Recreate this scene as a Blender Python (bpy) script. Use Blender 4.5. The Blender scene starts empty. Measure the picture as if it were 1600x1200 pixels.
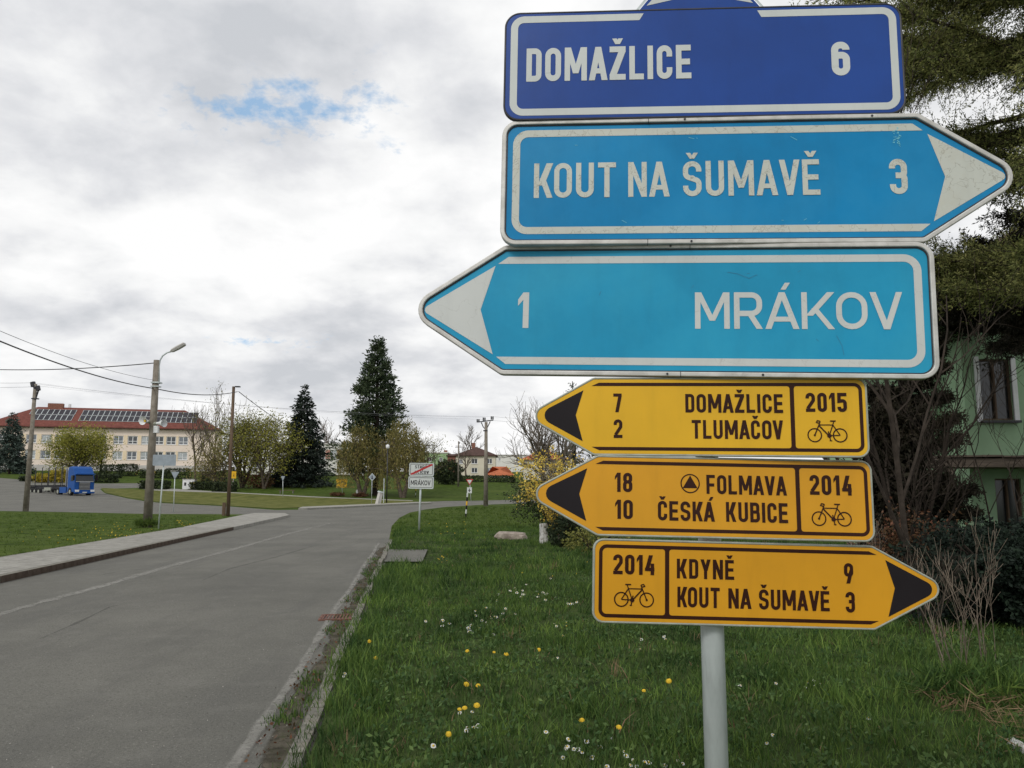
import bpy, math, random
import numpy as np
from mathutils import Vector, Matrix
random.seed(7); rng = np.random.default_rng(7)
sc = bpy.context.scene; col = sc.collection
R = math.radians
# ---------------------------------------------------------------- camera
FPX = 1256.0; PITCH = math.atan(164 / FPX); CE, SE = math.cos(PITCH), math.sin(PITCH); EYE = 1.6
cam_d = bpy.data.cameras.new('camera'); cam = bpy.data.objects.new('camera', cam_d); col.objects.link(cam)
cam.location = (0, 0, EYE); cam.rotation_euler = (R(90) + PITCH, 0, 0)
cam_d.sensor_fit = 'HORIZONTAL'; cam_d.sensor_width = 36; cam_d.lens = 36 * FPX / 1600
cam_d.clip_start = 0.05; cam_d.clip_end = 6000
sc.camera = cam
# ---------------------------------------------------------------- light
SUN_EL, SUN_AZ = R(41), R(207)      # azimuth clockwise from +Y: behind the camera, to the left
sun_d = bpy.data.lights.new('sun', 'SUN'); sun_d.energy = 1.5; sun_d.angle = R(16); sun_d.color = (1, .965, .91)
sun = bpy.data.objects.new('sun', sun_d); col.objects.link(sun)
sdir = Vector((math.sin(SUN_AZ) * math.cos(SUN_EL), math.cos(SUN_AZ) * math.cos(SUN_EL), math.sin(SUN_EL)))
sun.rotation_euler = sdir.to_track_quat('Z', 'Y').to_euler(); sun.location = sdir * 50
world = bpy.data.worlds.new('World'); sc.world = world; world.use_nodes = True
sc.view_settings.view_transform = 'Standard'; sc.view_settings.look = 'None'
sc.view_settings.exposure = 0.0; sc.view_settings.gamma = 1; sc.view_settings.use_curve_mapping = False

def ray(px, py):
    x = (px - 800) / FPX; y = (600 - py) / FPX
    return Vector((x, CE - y * SE, SE + y * CE))

def build_world():
    nt = world.node_tree; n = nt.nodes; l = nt.links; n.clear()
    N = lambda t: n.new(t)
    def math_(op, a, b=None, clamp=False):
        m = N('ShaderNodeMath'); m.operation = op; m.use_clamp = clamp
        for i, v in enumerate((a, b)):
            if v is None: continue
            if isinstance(v, (int, float)): m.inputs[i].default_value = v
            else: l.new(v, m.inputs[i])
        return m.outputs[0]
    out = N('ShaderNodeOutputWorld')
    sky = N('ShaderNodeTexSky'); sky.sky_type = 'NISHITA'; sky.sun_disc = False
    sky.sun_elevation = SUN_EL; sky.sun_rotation = SUN_AZ
    b1 = N('ShaderNodeBackground'); b1.inputs[1].default_value = 0.15; l.new(sky.outputs[0], b1.inputs[0])
    tc = N('ShaderNodeTexCoord'); sep = N('ShaderNodeSeparateXYZ'); l.new(tc.outputs['Generated'], sep.inputs[0])
    zz = math_('MAXIMUM', sep.outputs[2], 0.0); den = math_('ADD', zz, 0.30)
    cx = math_('DIVIDE', sep.outputs[0], den); cy = math_('DIVIDE', sep.outputs[1], den)
    comb = N('ShaderNodeCombineXYZ'); l.new(cx, comb.inputs[0]); l.new(cy, comb.inputs[1])
    def noise(scale, detail, rough, dist, off):
        mp = N('ShaderNodeMapping'); mp.inputs[1].default_value = off; l.new(comb.outputs[0], mp.inputs[0])
        t = N('ShaderNodeTexNoise'); t.inputs['Scale'].default_value = scale; t.inputs['Detail'].default_value = detail
        t.inputs['Roughness'].default_value = rough; t.inputs['Distortion'].default_value = dist
        l.new(mp.outputs[0], t.inputs[0]); return t.outputs[0]
    big = noise(1.7, 7, .52, .0, (3.1, 1.7, 0)); fine = noise(4.6, 8, .55, .12, (7.2, 2.4, 1.0)); thin = noise(20, 9, .62, .1, (1, 5, 0))
    s = math_('ADD', math_('MULTIPLY', big, .60), math_('MULTIPLY', fine, .40))
    cr = N('ShaderNodeValToRGB'); l.new(s, cr.inputs[0]); e = cr.color_ramp
    e.elements[0].position = .39; e.elements[0].color = (.60, .62, .655, 1)
    e.elements[1].position = .58; e.elements[1].color = (1.0, 1.0, 1.0, 1)
    m = e.elements.new(.465); m.color = (.76, .77, .795, 1)
    m = e.elements.new(.53); m.color = (.92, .925, .93, 1)
    b2 = N('ShaderNodeBackground'); b2.inputs[1].default_value = 1.0; l.new(cr.outputs[0], b2.inputs[0])
    # gaps in the cloud where blue shows
    def gap(px, py, sx, sy, amp):
        c = ray(px, py).normalized()
        rt = Vector((1, 0, 0)); rt = (rt - c * rt.dot(c)).normalized(); up = c.cross(rt) * -1
        def dot(v):
            d = N('ShaderNodeVectorMath'); d.operation = 'DOT_PRODUCT'; l.new(tc.outputs['Generated'], d.inputs[0]); d.inputs[1].default_value = v
            return d.outputs['Value']
        a = math_('DIVIDE', dot(rt), sx); b = math_('DIVIDE', dot(up), sy)
        r2 = math_('ADD', math_('MULTIPLY', a, a), math_('MULTIPLY', b, b))
        f = math_('GREATER_THAN', dot(c), 0)
        g = math_('MULTIPLY', math_('POWER', 2.718, math_('MULTIPLY', r2, -1.0)), f)
        return math_('MULTIPLY', g, amp)
    g = math_('ADD', math_('ADD', gap(445, 172, .10, .028, 1.15), gap(430, 533, .075, .010, .45)), math_('ADD', gap(620, 240, .02, .012, .5), gap(575, 130, .02, .03, .5)))
    h = math_('MULTIPLY', math_('SUBTRACT', math_('ADD', g, math_('MULTIPLY', math_('SUBTRACT', thin, .5), 3.8)), .40), 1.2, True)
    h = math_('MULTIPLY', h, math_('MINIMUM', math_('MULTIPLY', g, 3), 1.0))
    h = math_('MULTIPLY', h, .88)
    b3 = N('ShaderNodeBackground'); b3.inputs[0].default_value = (.33, .58, .86, 1); b3.inputs[1].default_value = 1.0     # thin veil of haze over the blue
    mv = N('ShaderNodeMixShader'); mv.inputs[0].default_value = .6; l.new(b1.outputs[0], mv.inputs[1]); l.new(b3.outputs[0], mv.inputs[2])
    mx = N('ShaderNodeMixShader'); l.new(h, mx.inputs[0]); l.new(b2.outputs[0], mx.inputs[1]); l.new(mv.outputs[0], mx.inputs[2])
    l.new(mx.outputs[0], out.inputs[0])
build_world()

# ---------------------------------------------------------------- terrain height
_K = [(-400, 0), (80, 0), (95, .06), (104, .2), (113, .5), (122, .85), (131, 1.2), (141, 1.75), (151, 2.4), (167, 3.35), (185, 4.3), (201, 4.7),
      (219, 5.9), (240, 6.6), (330, 7.5), (600, 10), (3000, 22)]
_KX = [k[0] for k in _K]; _KZ = [k[1] for k in _K]
def zg(x, y): return float(np.interp(y - .3 * x, _KX, _KZ))
def gp(px, py, lift=0.0):
    v = ray(px, py); t = 1.0; step = .25
    o = Vector((0, 0, EYE))
    while t < 2500:
        p = o + v * t
        if p.z < zg(p.x, p.y) + lift:
            lo, hi = t - step, t
            for _ in range(30):
                mid = (lo + hi) / 2; p = o + v * mid
                if p.z < zg(p.x, p.y) + lift: hi = mid
                else: lo = mid
            return o + v * hi
        t += step; step = .25 + t * .004
    return o + v * t
def at(px, py, Y):
    v = ray(px, py); return Vector((0, 0, EYE)) + v * (Y / v.y)
TA = math.atan((800 - 647) / (FPX / CE))
RD = Vector((-math.sin(TA), math.cos(TA), 0)); RR = Vector((math.cos(TA), math.sin(TA), 0))
def rd(lat, s, z=0.0): return RR * lat + RD * s + Vector((0, 0, z))

# ---------------------------------------------------------------- materials
def mat(name, color, rough=.8, var=.25, scale=8.0, color2=None, detail=5, metal=0.0, spec=.35, bump=0.0, bscale=None, coords='Object',
        island=0.0, translucent=0.0, stretch=None, coat=0.0, ramp=(.35, .65)):
    m = bpy.data.materials.new(name); m.use_nodes = True; nt = m.node_tree; n = nt.nodes; l = nt.links
    b = n['Principled BSDF']; b.inputs['Roughness'].default_value = rough; b.inputs['Metallic'].default_value = metal
    b.inputs['Specular IOR Level'].default_value = spec; b.inputs['Coat Weight'].default_value = coat
    c1 = [max(0, c * (1 - var)) for c in color]; c2 = list(color2) if color2 else [min(1, c * (1 + var)) for c in color]
    tc = n.new('ShaderNodeTexCoord'); vec = tc.outputs[coords]
    if stretch:
        mp = n.new('ShaderNodeMapping'); mp.inputs[3].default_value = stretch; l.new(vec, mp.inputs[0]); vec = mp.outputs[0]
    t = n.new('ShaderNodeTexNoise'); t.inputs['Scale'].default_value = scale; t.inputs['Detail'].default_value = detail
    t.inputs['Roughness'].default_value = .6; l.new(vec, t.inputs[0])
    cr = n.new('ShaderNodeValToRGB'); cr.color_ramp.elements[0].position = ramp[0]; cr.color_ramp.elements[1].position = ramp[1]
    cr.color_ramp.elements[0].color = (*c1, 1); cr.color_ramp.elements[1].color = (*c2, 1); l.new(t.outputs[0], cr.inputs[0])
    outc = cr.outputs[0]
    if island:
        g = n.new('ShaderNodeNewGeometry'); h = n.new('ShaderNodeHueSaturation'); mr = n.new('ShaderNodeMapRange')
        l.new(g.outputs['Random Per Island'], mr.inputs[0]); mr.inputs[3].default_value = 1 - island; mr.inputs[4].default_value = 1 + island
        l.new(mr.outputs[0], h.inputs['Value']); l.new(outc, h.inputs['Color'])
        mr2 = n.new('ShaderNodeMapRange'); l.new(g.outputs['Random Per Island'], mr2.inputs[0]); mr2.inputs[3].default_value = .5 + island * .05; mr2.inputs[4].default_value = .5 - island * .05
        l.new(mr2.outputs[0], h.inputs['Hue']); outc = h.outputs[0]
    l.new(outc, b.inputs['Base Color'])
    if bump:
        t2 = n.new('ShaderNodeTexNoise'); t2.inputs['Scale'].default_value = bscale or scale * 4; t2.inputs['Detail'].default_value = 6; l.new(vec, t2.inputs[0])
        bp = n.new('ShaderNodeBump'); bp.inputs['Strength'].default_value = bump; bp.inputs['Distance'].default_value = .02
        l.new(t2.outputs[0], bp.inputs['Height']); l.new(bp.outputs[0], b.inputs['Normal'])
    if translucent:
        tr = n.new('ShaderNodeBsdfTranslucent'); l.new(outc, tr.inputs[0]); ms = n.new('ShaderNodeMixShader'); ms.inputs[0].default_value = translucent
        l.new(b.outputs[0], ms.inputs[1]); l.new(tr.outputs[0], ms.inputs[2]); l.new(ms.outputs[0], n['Material Output'].inputs[0])
    return m
def noise_into(m, scale, amount, dark=(0, 0, 0), lo=.55, hi=.7, coords='Object', stretch=None, kind='noise'):
    """lay a second, shaped layer (stains, cracks) over a material's colour"""
    nt = m.node_tree; n = nt.nodes; l = nt.links; b = n['Principled BSDF']
    src = b.inputs['Base Color'].links[0].from_socket
    tc = n.new('ShaderNodeTexCoord'); vec = tc.outputs[coords]
    if stretch:
        mp = n.new('ShaderNodeMapping'); mp.inputs[3].default_value = stretch; l.new(vec, mp.inputs[0]); vec = mp.outputs[0]
    if kind == 'crack':
        w = n.new('ShaderNodeTexNoise'); w.inputs['Scale'].default_value = scale * 1.5; w.inputs['Detail'].default_value = 4; l.new(vec, w.inputs[0])
        ad = n.new('ShaderNodeMixRGB'); ad.inputs[0].default_value = .12; l.new(vec, ad.inputs[1]); l.new(w.outputs[1], ad.inputs[2])
        t = n.new('ShaderNodeTexVoronoi'); t.feature = 'DISTANCE_TO_EDGE'; t.inputs['Scale'].default_value = scale; l.new(ad.outputs[0], t.inputs[0])
        mr = n.new('ShaderNodeMapRange'); mr.inputs[1].default_value = lo; mr.inputs[2].default_value = hi; mr.inputs[3].default_value = amount; mr.inputs[4].default_value = 0
    else:
        t = n.new('ShaderNodeTexNoise'); t.inputs['Scale'].default_value = scale; t.inputs['Detail'].default_value = 7; t.inputs['Roughness'].default_value = .65; l.new(vec, t.inputs[0])
        mr = n.new('ShaderNodeMapRange'); mr.inputs[1].default_value = lo; mr.inputs[2].default_value = hi; mr.inputs[3].default_value = 0; mr.inputs[4].default_value = amount
    l.new(t.outputs[0], mr.inputs[0])
    mx = n.new('ShaderNodeMixRGB'); l.new(mr.outputs[0], mx.inputs[0]); l.new(src, mx.inputs[1]); mx.inputs[2].default_value = (*dark, 1)
    l.new(mx.outputs[0], b.inputs['Base Color'])
    return m

# ---------------------------------------------------------------- mesh helpers
ORG = {}
def link(name, me, parent=None):
    o = bpy.data.objects.new(name, me); col.objects.link(o)
    if parent is not None: o.parent = parent; ORG[o.name] = ORG.get(parent.name, Vector((0, 0, 0)))
    return o
def thing(name, label, cat, loc=(0, 0, 0), group=None, rotz=0.0, local=False):
    o = bpy.data.objects.new(name, None); col.objects.link(o); o.location = loc; o.rotation_euler[2] = rotz
    o.empty_display_size = .2; o['label'] = label; o['category'] = cat
    if group: o['group'] = group
    ORG[o.name] = Vector((0, 0, 0)) if local else Vector(loc)
    return o
def tag(o, label, cat, group=None, kind=None):
    if label: o['label'] = label
    if cat: o['category'] = cat
    if group: o['group'] = group
    if kind: o['kind'] = kind
    return o
def structure(o, label=None):
    o['kind'] = 'structure'
    if label: o['label'] = label
    return o
class MB:
    def __init__(s): s.v = []; s.f = []; s.mi = []; s.m = 0
    def add(s, vs, fs):
        k = len(s.v); s.v += [tuple(v) for v in vs]; s.f += [tuple(k + i for i in f) for f in fs]; s.mi += [s.m] * len(fs); return s
    def box(s, c, size, rz=0.0, M=None):
        a, b, h = [q / 2 for q in size]; cr, sr = math.cos(rz), math.sin(rz); vs = []
        for z in (-h, h):
            for x, y in ((-a, -b), (a, -b), (a, b), (-a, b)):
                p = Vector((x * cr - y * sr, x * sr + y * cr, z)) + Vector(c)
                vs.append(M @ p if M else p)
        return s.add(vs, [(3, 2, 1, 0), (4, 5, 6, 7), (0, 1, 5, 4), (1, 2, 6, 5), (2, 3, 7, 6), (3, 0, 4, 7)])
    def tube(s, path, rad, n=8, cap=True):
        path = [Vector(p) for p in path]; k = len(path)
        if not hasattr(rad, '__len__'): rad = [rad] * k
        vs = []; prev = None
        for i, p in enumerate(path):
            d = (path[min(i + 1, k - 1)] - path[max(i - 1, 0)])
            d = d.normalized() if d.length > 1e-9 else Vector((0, 0, 1))
            a = (prev - d * prev.dot(d)) if prev is not None else d.cross(Vector((0, 1, 0)) if abs(d.y) < .9 else Vector((1, 0, 0)))
            a.normalize(); prev = a; b = d.cross(a)
            for j in range(n):
                t = 2 * math.pi * j / n; vs.append(p + (a * math.cos(t) + b * math.sin(t)) * rad[i])
        fs = [(i * n + j, i * n + (j + 1) % n, (i + 1) * n + (j + 1) % n, (i + 1) * n + j) for i in range(k - 1) for j in range(n)]
        if cap: fs += [tuple(range(n - 1, -1, -1)), tuple((k - 1) * n + j for j in range(n))]
        return s.add(vs, fs)
    def cyl(s, p, q, r, n=12, r2=None): return s.tube([p, q], [r, r if r2 is None else r2], n)
    def prism(s, pts, z0, z1):
        n = len(pts); vs = [(x, y, z0) for x, y in pts] + [(x, y, z1) for x, y in pts]
        return s.add(vs, [tuple(range(n - 1, -1, -1)), tuple(range(n, 2 * n))] + [(i, (i + 1) % n, n + (i + 1) % n, n + i) for i in range(n)])
    def poly(s, pts, z): return s.add([(x, y, z) for x, y in pts], [tuple(range(len(pts)))])
    def ring(s, outer, inner, z0, z1):
        n = len(outer); vs = [(x, y, z0) for x, y in outer] + [(x, y, z1) for x, y in outer] + [(x, y, z1) for x, y in inner] + [(x, y, z0) for x, y in inner]
        fs = []
        for i in range(n):
            j = (i + 1) % n
            for k in range(4):
                kk = (k + 1) % 4; fs.append((k * n + i, k * n + j, kk * n + j, kk * n + i))
        return s.add(vs, fs)
    def build(s, name, m, parent=None, smooth=False, loc=None, bevel=0.0):
        org = ORG.get(parent.name, Vector((0, 0, 0))) if parent is not None else Vector((0, 0, 0))
        me = bpy.data.meshes.new(name)
        me.from_pydata([(v[0] - org[0], v[1] - org[1], v[2] - org[2]) for v in s.v], [], s.f)
        for q in (m if isinstance(m, (list, tuple)) else [m]): me.materials.append(q)
        if len(me.materials) > 1: me.polygons.foreach_set('material_index', s.mi)
        if smooth: me.polygons.foreach_set('use_smooth', [True] * len(me.polygons))
        me.update(); o = link(name, me, parent)
        if loc is not None: o.location = loc
        if bevel:
            b = o.modifiers.new('bevel', 'BEVEL'); b.width = bevel; b.segments = 2; b.limit_method = 'ANGLE'
        return o
def np_mesh(name, V, F, m, parent=None):
    V = np.asarray(V, float).reshape(-1, 3); F = np.asarray(F, np.int32); k = F.shape[1]
    org = ORG.get(parent.name, Vector((0, 0, 0))) if parent is not None else Vector((0, 0, 0))
    V = V - np.array(org)
    me = bpy.data.meshes.new(name); me.vertices.add(len(V)); me.vertices.foreach_set('co', V.ravel())
    me.loops.add(F.size); me.loops.foreach_set('vertex_index', F.ravel())
    me.polygons.add(len(F)); me.polygons.foreach_set('loop_start', np.arange(0, F.size, k, dtype=np.int32))
    try: me.polygons.foreach_set('loop_total', np.full(len(F), k, dtype=np.int32))
    except Exception: pass
    me.materials.append(m); me.update(calc_edges=True)
    return link(name, me, parent)
def unit(v): return v / np.maximum(np.linalg.norm(v, axis=1, keepdims=True), 1e-9)
def leaves(P, size, aspect=.55, up=0.0, D=None, jit=1.0):
    """rhombus leaves at points P; D = main direction"""
    n = len(P); a = unit(rng.normal(size=(n, 3)) * jit + (D if D is not None else 0) + np.array([0, 0, up]))
    b = unit(np.cross(a, rng.normal(size=(n, 3))))
    s = (size * rng.uniform(.6, 1.35, n))[:, None]
    V = np.stack([P, P + a * s * .5 + b * s * aspect * .5, P + a * s, P + a * s * .5 - b * s * aspect * .5], 1)
    return V.reshape(-1, 3)
def quads(V): return np.arange(len(V)).reshape(-1, 4)
def sheet(name, pts, m, lift=0.0, thick=0.0, parent=None):
    """a polygon given by world xy points, draped on the terrain (its height is piecewise linear in y-.3x)"""
    import bmesh
    from mathutils.geometry import tessellate_polygon
    bm = bmesh.new(); vs = [bm.verts.new((p[0], p[1], 0)) for p in pts]
    for tri in tessellate_polygon([[Vector((p[0], p[1], 0)) for p in pts]]): bm.faces.new([vs[i] for i in tri])
    bmesh.ops.recalc_face_normals(bm, faces=bm.faces[:])
    nrm = Vector((-.3, 1, 0)).normalized()
    for k in _KX[1:-1]:
        bmesh.ops.bisect_plane(bm, geom=bm.verts[:] + bm.edges[:] + bm.faces[:], plane_co=(0, k, 0), plane_no=nrm, dist=1e-4)
    if thick:
        r = bmesh.ops.extrude_face_region(bm, geom=bm.faces[:])
        top = [e for e in r['geom'] if isinstance(e, bmesh.types.BMVert)]
        for v in bm.verts: v.co.z = zg(v.co.x, v.co.y)
        for v in top: v.co.z += thick
    else:
        for v in bm.verts: v.co.z = zg(v.co.x, v.co.y) + lift
    bmesh.ops.recalc_face_normals(bm, faces=bm.faces[:])
    if not thick:
        for f in bm.faces:
            if f.normal.z < 0: f.normal_flip()
    me = bpy.data.meshes.new(name); bm.to_mesh(me); bm.free(); me.materials.append(m)
    return link(name, me, parent)
# ================================================================ materials
M = {}
M['soil_grass'] = mat('lawn_ground', (.044, .074, .012), .95, .4, 1.2, (.070, .105, .020), spec=.03, bump=.5, bscale=30)
noise_into(M['soil_grass'], .12, .5, (.095, .12, .03), .48, .68)
M['dry_grass'] = mat('strip_grass', (.10, .12, .030), .95, .35, .8, (.15, .15, .05), spec=.03, bump=.5, bscale=20)
M['verge'] = mat('verge_soil', (.036, .058, .018), 1, .4, 4, (.06, .085, .028), spec=.05, bump=.6, bscale=60)
M['asphalt'] = mat('asphalt', (.13, .128, .112), .9, .10, .35, (.162, .158, .138), spec=.2, bump=.55, bscale=140)
noise_into(M['asphalt'], 55, .8, (.07, .068, .06), .50, .66)
noise_into(M['asphalt'], 48, .6, (.34, .33, .30), .58, .70)
noise_into(M['asphalt'], .9, .32, (.085, .084, .078), .50, .64, stretch=(1.6, .22, 1))
noise_into(M['asphalt'], 2.5, .3, (.19, .185, .165), .52, .66)
noise_into(M['asphalt'], .5, .25, (.09, .088, .083), .5, .68, stretch=(1, .25, 1))
M['worn_paint'] = mat('worn_line', (.26, .255, .23), .9, .1, 3, (.36, .35, .32), spec=.2)
noise_into(M['worn_paint'], 14, .8, (.16, .155, .14), .50, .62)
M['crack'] = mat('crack_filler', (.075, .072, .068), .9, .2, 5)
M['dirt'] = mat('gutter_dirt', (.085, .078, .058), 1, .4, 6, (.125, .112, .088), spec=.05, bump=.8, bscale=80)
noise_into(M['dirt'], 9, .6, (.05, .06, .025), .55, .65)
M['kerb'] = mat('concrete_kerb', (.16, .155, .13), .9, .3, 7, (.24, .23, .20), spec=.15, bump=.5, bscale=70)
noise_into(M['kerb'], 5, .7, (.13, .11, .08), .5, .68)
M['kerb_face'] = mat('kerb_face_dirt', (.085, .062, .048), .95, .3, 5, (.11, .085, .068), spec=.1, bump=.4, bscale=60)
M['paver'] = mat('paver', (.27, .262, .235), .9, .14, 4, (.33, .32, .29), spec=.15, bump=.3, bscale=90)
noise_into(M['paver'], 1.2, .4, (.2, .19, .165), .5, .7)
M['joint'] = mat('paver_joint', (.11, .105, .09), 1, .3, 20)
M['metal'] = mat('galvanised', (.50, .55, .55), .45, .10, 14, (.58, .63, .63), metal=.15, spec=.4, stretch=(1, 1, .3))
noise_into(M['metal'], 60, .45, (.30, .33, .32), .60, .72, stretch=(1, 1, .06))
noise_into(M['metal'], 26, .25, (.25, .27, .26), .56, .72, stretch=(1, 1, .25))
M['alu'] = mat('aluminium_frame', (.50, .49, .46), .5, .1, 18, (.60, .59, .565), metal=.25, spec=.4)
noise_into(M['alu'], 30, .55, (.23, .22, .19), .58, .75)
M['edge_grey'] = mat('pressed_edge', (.33, .35, .30), .55, .15, 20, metal=.2)
M['dark_metal'] = mat('dark_metal', (.05, .05, .055), .5, .3, 10, metal=.5)
M['back'] = mat('sign_back', (.28, .32, .36), .5, .12, 6, metal=.3)
def film(name, c, var=.06, rough=.36, crack=False, dots=None, spec=.35):
    m = mat(name, c, rough, var, 3.0, spec=spec, bump=.05, bscale=5)
    noise_into(m, 14, .16, tuple(q * .45 for q in c), .50, .75, stretch=(1, .15, 1))
    if dots: noise_into(m, 75, .7, dots, .70, .80, stretch=(1, .35, 1)); noise_into(m, 2.2, .5, (c[0] + .02, c[1] * 1.3, c[2] * 1.15), .45, .65)
    if crack: noise_into(m, 16, .75, (.24, .23, .19), .0, .022, kind='crack'); noise_into(m, 9, .25, (.45, .40, .28), .5, .7)
    return m
M['navy'] = film('navy_film', (.006, .052, .27), .10, .30, spec=.32)
M['blue'] = film('mid_blue_film', (.0, .20, .44), .10, .36, dots=(.03, .36, .50), spec=.22)
M['cyan'] = film('sky_blue_film', (.008, .27, .47), .08, .38, spec=.25, dots=(.05, .20, .33))
M['white'] = film('white_film', (.55, .58, .565), .04, .42)
M['cracked'] = film('cracked_white_film', (.52, .54, .49), .04, .45, crack=True)
M['grey_white'] = film('matt_white_film', (.54, .56, .545), .04, .42)
noise_into(M['grey_white'], 11, .35, (.3, .3, .27), .0, .012, kind='crack')
M['yellow'] = film('yellow_film', (.70, .40, .014), .06, .42)
M['amber'] = film('amber_film', (.62, .295, .011), .06, .42)
M['brown_print'] = film('brown_black_print', (.030, .008, .004), .2, .4, spec=.2)
M['black_film'] = film('black_film', (.012, .009, .011), .2, .45, spec=.2)
M['lamp_grey'] = mat('lamp_housing', (.30, .31, .26), .5, .15, 9)
M['pole_conc'] = mat('pole_concrete', (.20, .175, .14), .95, .25, 3, (.26, .235, .20), spec=.1, bump=.5, bscale=30)
noise_into(M['pole_conc'], 2.2, .5, (.12, .10, .075), .5, .68, stretch=(3, 3, .5))
M['pole_wood'] = mat('pole_wood', (.12, .085, .06), .95, .3, 4, stretch=(4, 4, .4), spec=.1)
M['bark'] = mat('bark', (.11, .085, .062), .95, .35, 5, (.15, .125, .10), spec=.1, bump=.5)
M['bark_dark'] = mat('bark_dark', (.04, .032, .026), .95, .35, 6, spec=.1, bump=.5)
M['twig'] = mat('twig', (.16, .135, .11), .95, .3, 3, spec=.1)
M['twig_pale'] = mat('twig_pale', (.13, .10, .08), .95, .3, 6, (.22, .18, .14), spec=.1)
def leafm(name, a, b, isl=.4, tr=.25, scale=1.5, rough=.7): return mat(name, a, rough, 0, scale, b, island=isl, translucent=tr, spec=.2)
M['grass'] = leafm('grass_blade', (.028, .064, .016), (.115, .195, .040), .5, .3, .9)
M['grass_far'] = leafm('grass_blade_far', (.048, .088, .014), (.095, .145, .028), .35, .3, .5)
M['grit'] = mat('grit', (.22, .21, .19), .9, .4, 30, island=.5)
M['straw'] = leafm('straw', (.15, .10, .055), (.25, .18, .10), .4, .2)
M['spruce'] = leafm('spruce_needles', (.013, .022, .018), (.035, .048, .034), .5, .05, .8)
M['bluespruce'] = leafm('blue_spruce_needles', (.04, .062, .052), (.075, .10, .085), .5, .05, .8)
M['sequoia'] = leafm('cypress_needles', (.026, .045, .024), (.075, .10, .048), .5, .05, .6)
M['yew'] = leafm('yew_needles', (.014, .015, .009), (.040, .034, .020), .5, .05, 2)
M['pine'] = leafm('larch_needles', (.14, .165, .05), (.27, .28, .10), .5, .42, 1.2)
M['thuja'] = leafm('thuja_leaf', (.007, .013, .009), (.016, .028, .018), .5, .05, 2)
M['lime'] = leafm('spring_leaf', (.22, .23, .04), (.32, .31, .06), .4, .35)
M['olive'] = leafm('olive_leaf', (.15, .16, .04), (.24, .24, .065), .45, .3)
M['willow'] = leafm('willow_leaf', (.15, .14, .045), (.24, .21, .07), .45, .3)
M['hedge'] = leafm('hedge_leaf', (.018, .03, .014), (.04, .055, .022), .5, .1)
M['redbrown'] = leafm('dead_leaf', (.09, .045, .022), (.15, .08, .04), .5, .15)
M['yellowflower'] = leafm('forsythia_petal', (.68, .50, .07), (.80, .64, .15), .25, .3)
M['dandelion'] = mat('dandelion_petal', (.66, .45, .04), .7, .12, 40, island=.15, spec=.1)
M['daisy'] = mat('daisy_petal', (.75, .76, .74), .7, .08, 40, spec=.1)
M['paver'] = M['paver']
M['stem'] = mat('flower_stem', (.12, .17, .06), .8, .2, 20)
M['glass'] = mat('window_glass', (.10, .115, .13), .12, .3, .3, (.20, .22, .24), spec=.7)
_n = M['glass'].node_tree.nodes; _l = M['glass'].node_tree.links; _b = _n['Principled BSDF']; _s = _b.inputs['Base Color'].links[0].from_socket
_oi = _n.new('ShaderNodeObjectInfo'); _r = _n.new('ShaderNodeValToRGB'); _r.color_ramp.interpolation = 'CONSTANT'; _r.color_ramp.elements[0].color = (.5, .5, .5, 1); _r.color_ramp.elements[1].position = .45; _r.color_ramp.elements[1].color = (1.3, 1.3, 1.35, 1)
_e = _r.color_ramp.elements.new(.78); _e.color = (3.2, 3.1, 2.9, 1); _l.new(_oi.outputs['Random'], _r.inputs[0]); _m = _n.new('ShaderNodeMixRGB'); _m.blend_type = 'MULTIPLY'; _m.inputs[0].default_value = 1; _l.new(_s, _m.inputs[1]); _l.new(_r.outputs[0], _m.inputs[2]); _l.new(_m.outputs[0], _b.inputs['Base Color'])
M['glass_dark'] = mat('dark_glass', (.025, .028, .03), .12, .3, .5, spec=.6)
M['frame_white'] = mat('white_frame', (.70, .71, .72), .6, .06, 6)
M['red'] = mat('red_paint', (.42, .03, .03), .45, .1, 6)
M['solar'] = mat('solar_cell', (.022, .020, .028), .45, .3, 3, spec=.25)
M['wire'] = mat('cable_black', (.03, .03, .032), .6, .1, 3)
M['wire_thin'] = mat('cable_grey', (.16, .16, .17), .6, .1, 3)

# ================================================================ ground, roads, paths
g = sheet('ground', [(-1600, -60), (1600, -60), (1600, 2600), (-1600, 2600)], M['soil_grass']); structure(g, 'green lawn ground rising towards the village')
# road surface: the near carriageway and the arms of the junction
gg = lambda px, py: tuple(gp(px, py)[:2])
near = [rd(-.72, -3), rd(-.72, 24)]
right_edge = [tuple(rd(-.72, -6)[:2]), tuple(rd(-.72, 24)[:2])] + [gg(*p) for p in ((612, 822), (624, 809), (640, 801), (665, 796), (697, 792), (748, 789), (804, 787), (870, 785), (960, 784), (1100, 783))]
far_edge = [gg(*p) for p in ((1100, 778), (900, 780), (804, 781), (740, 782.5), (690, 783), (668, 784), (671, 787.5), (640, 788.5), (600, 790.5), (540, 794), (480, 796.5), (430, 797), (360, 791.5), (300, 788.5), (254, 786), (200, 779), (165, 771), (156, 764), (225, 762), (222, 755), (150, 755.5), (40, 750), (0, 747), (-150, 742), (-420, 742))]
left_near = [gg(*p) for p in ((-420, 799), (0, 798.5), (120, 800.5), (225, 803), (346, 803.5), (397, 804), (445, 804.5))]
tipL = gg(452, 808)
poly = right_edge + far_edge + left_near + [tipL, tuple(rd(-7.0, 33)[:2]), tuple(rd(-7.0, 25)[:2]), tuple(rd(-7.0, -6)[:2])]
road = sheet('road', poly, M['asphalt'], .004); structure(road, 'grey asphalt road bending right into the junction')
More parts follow.
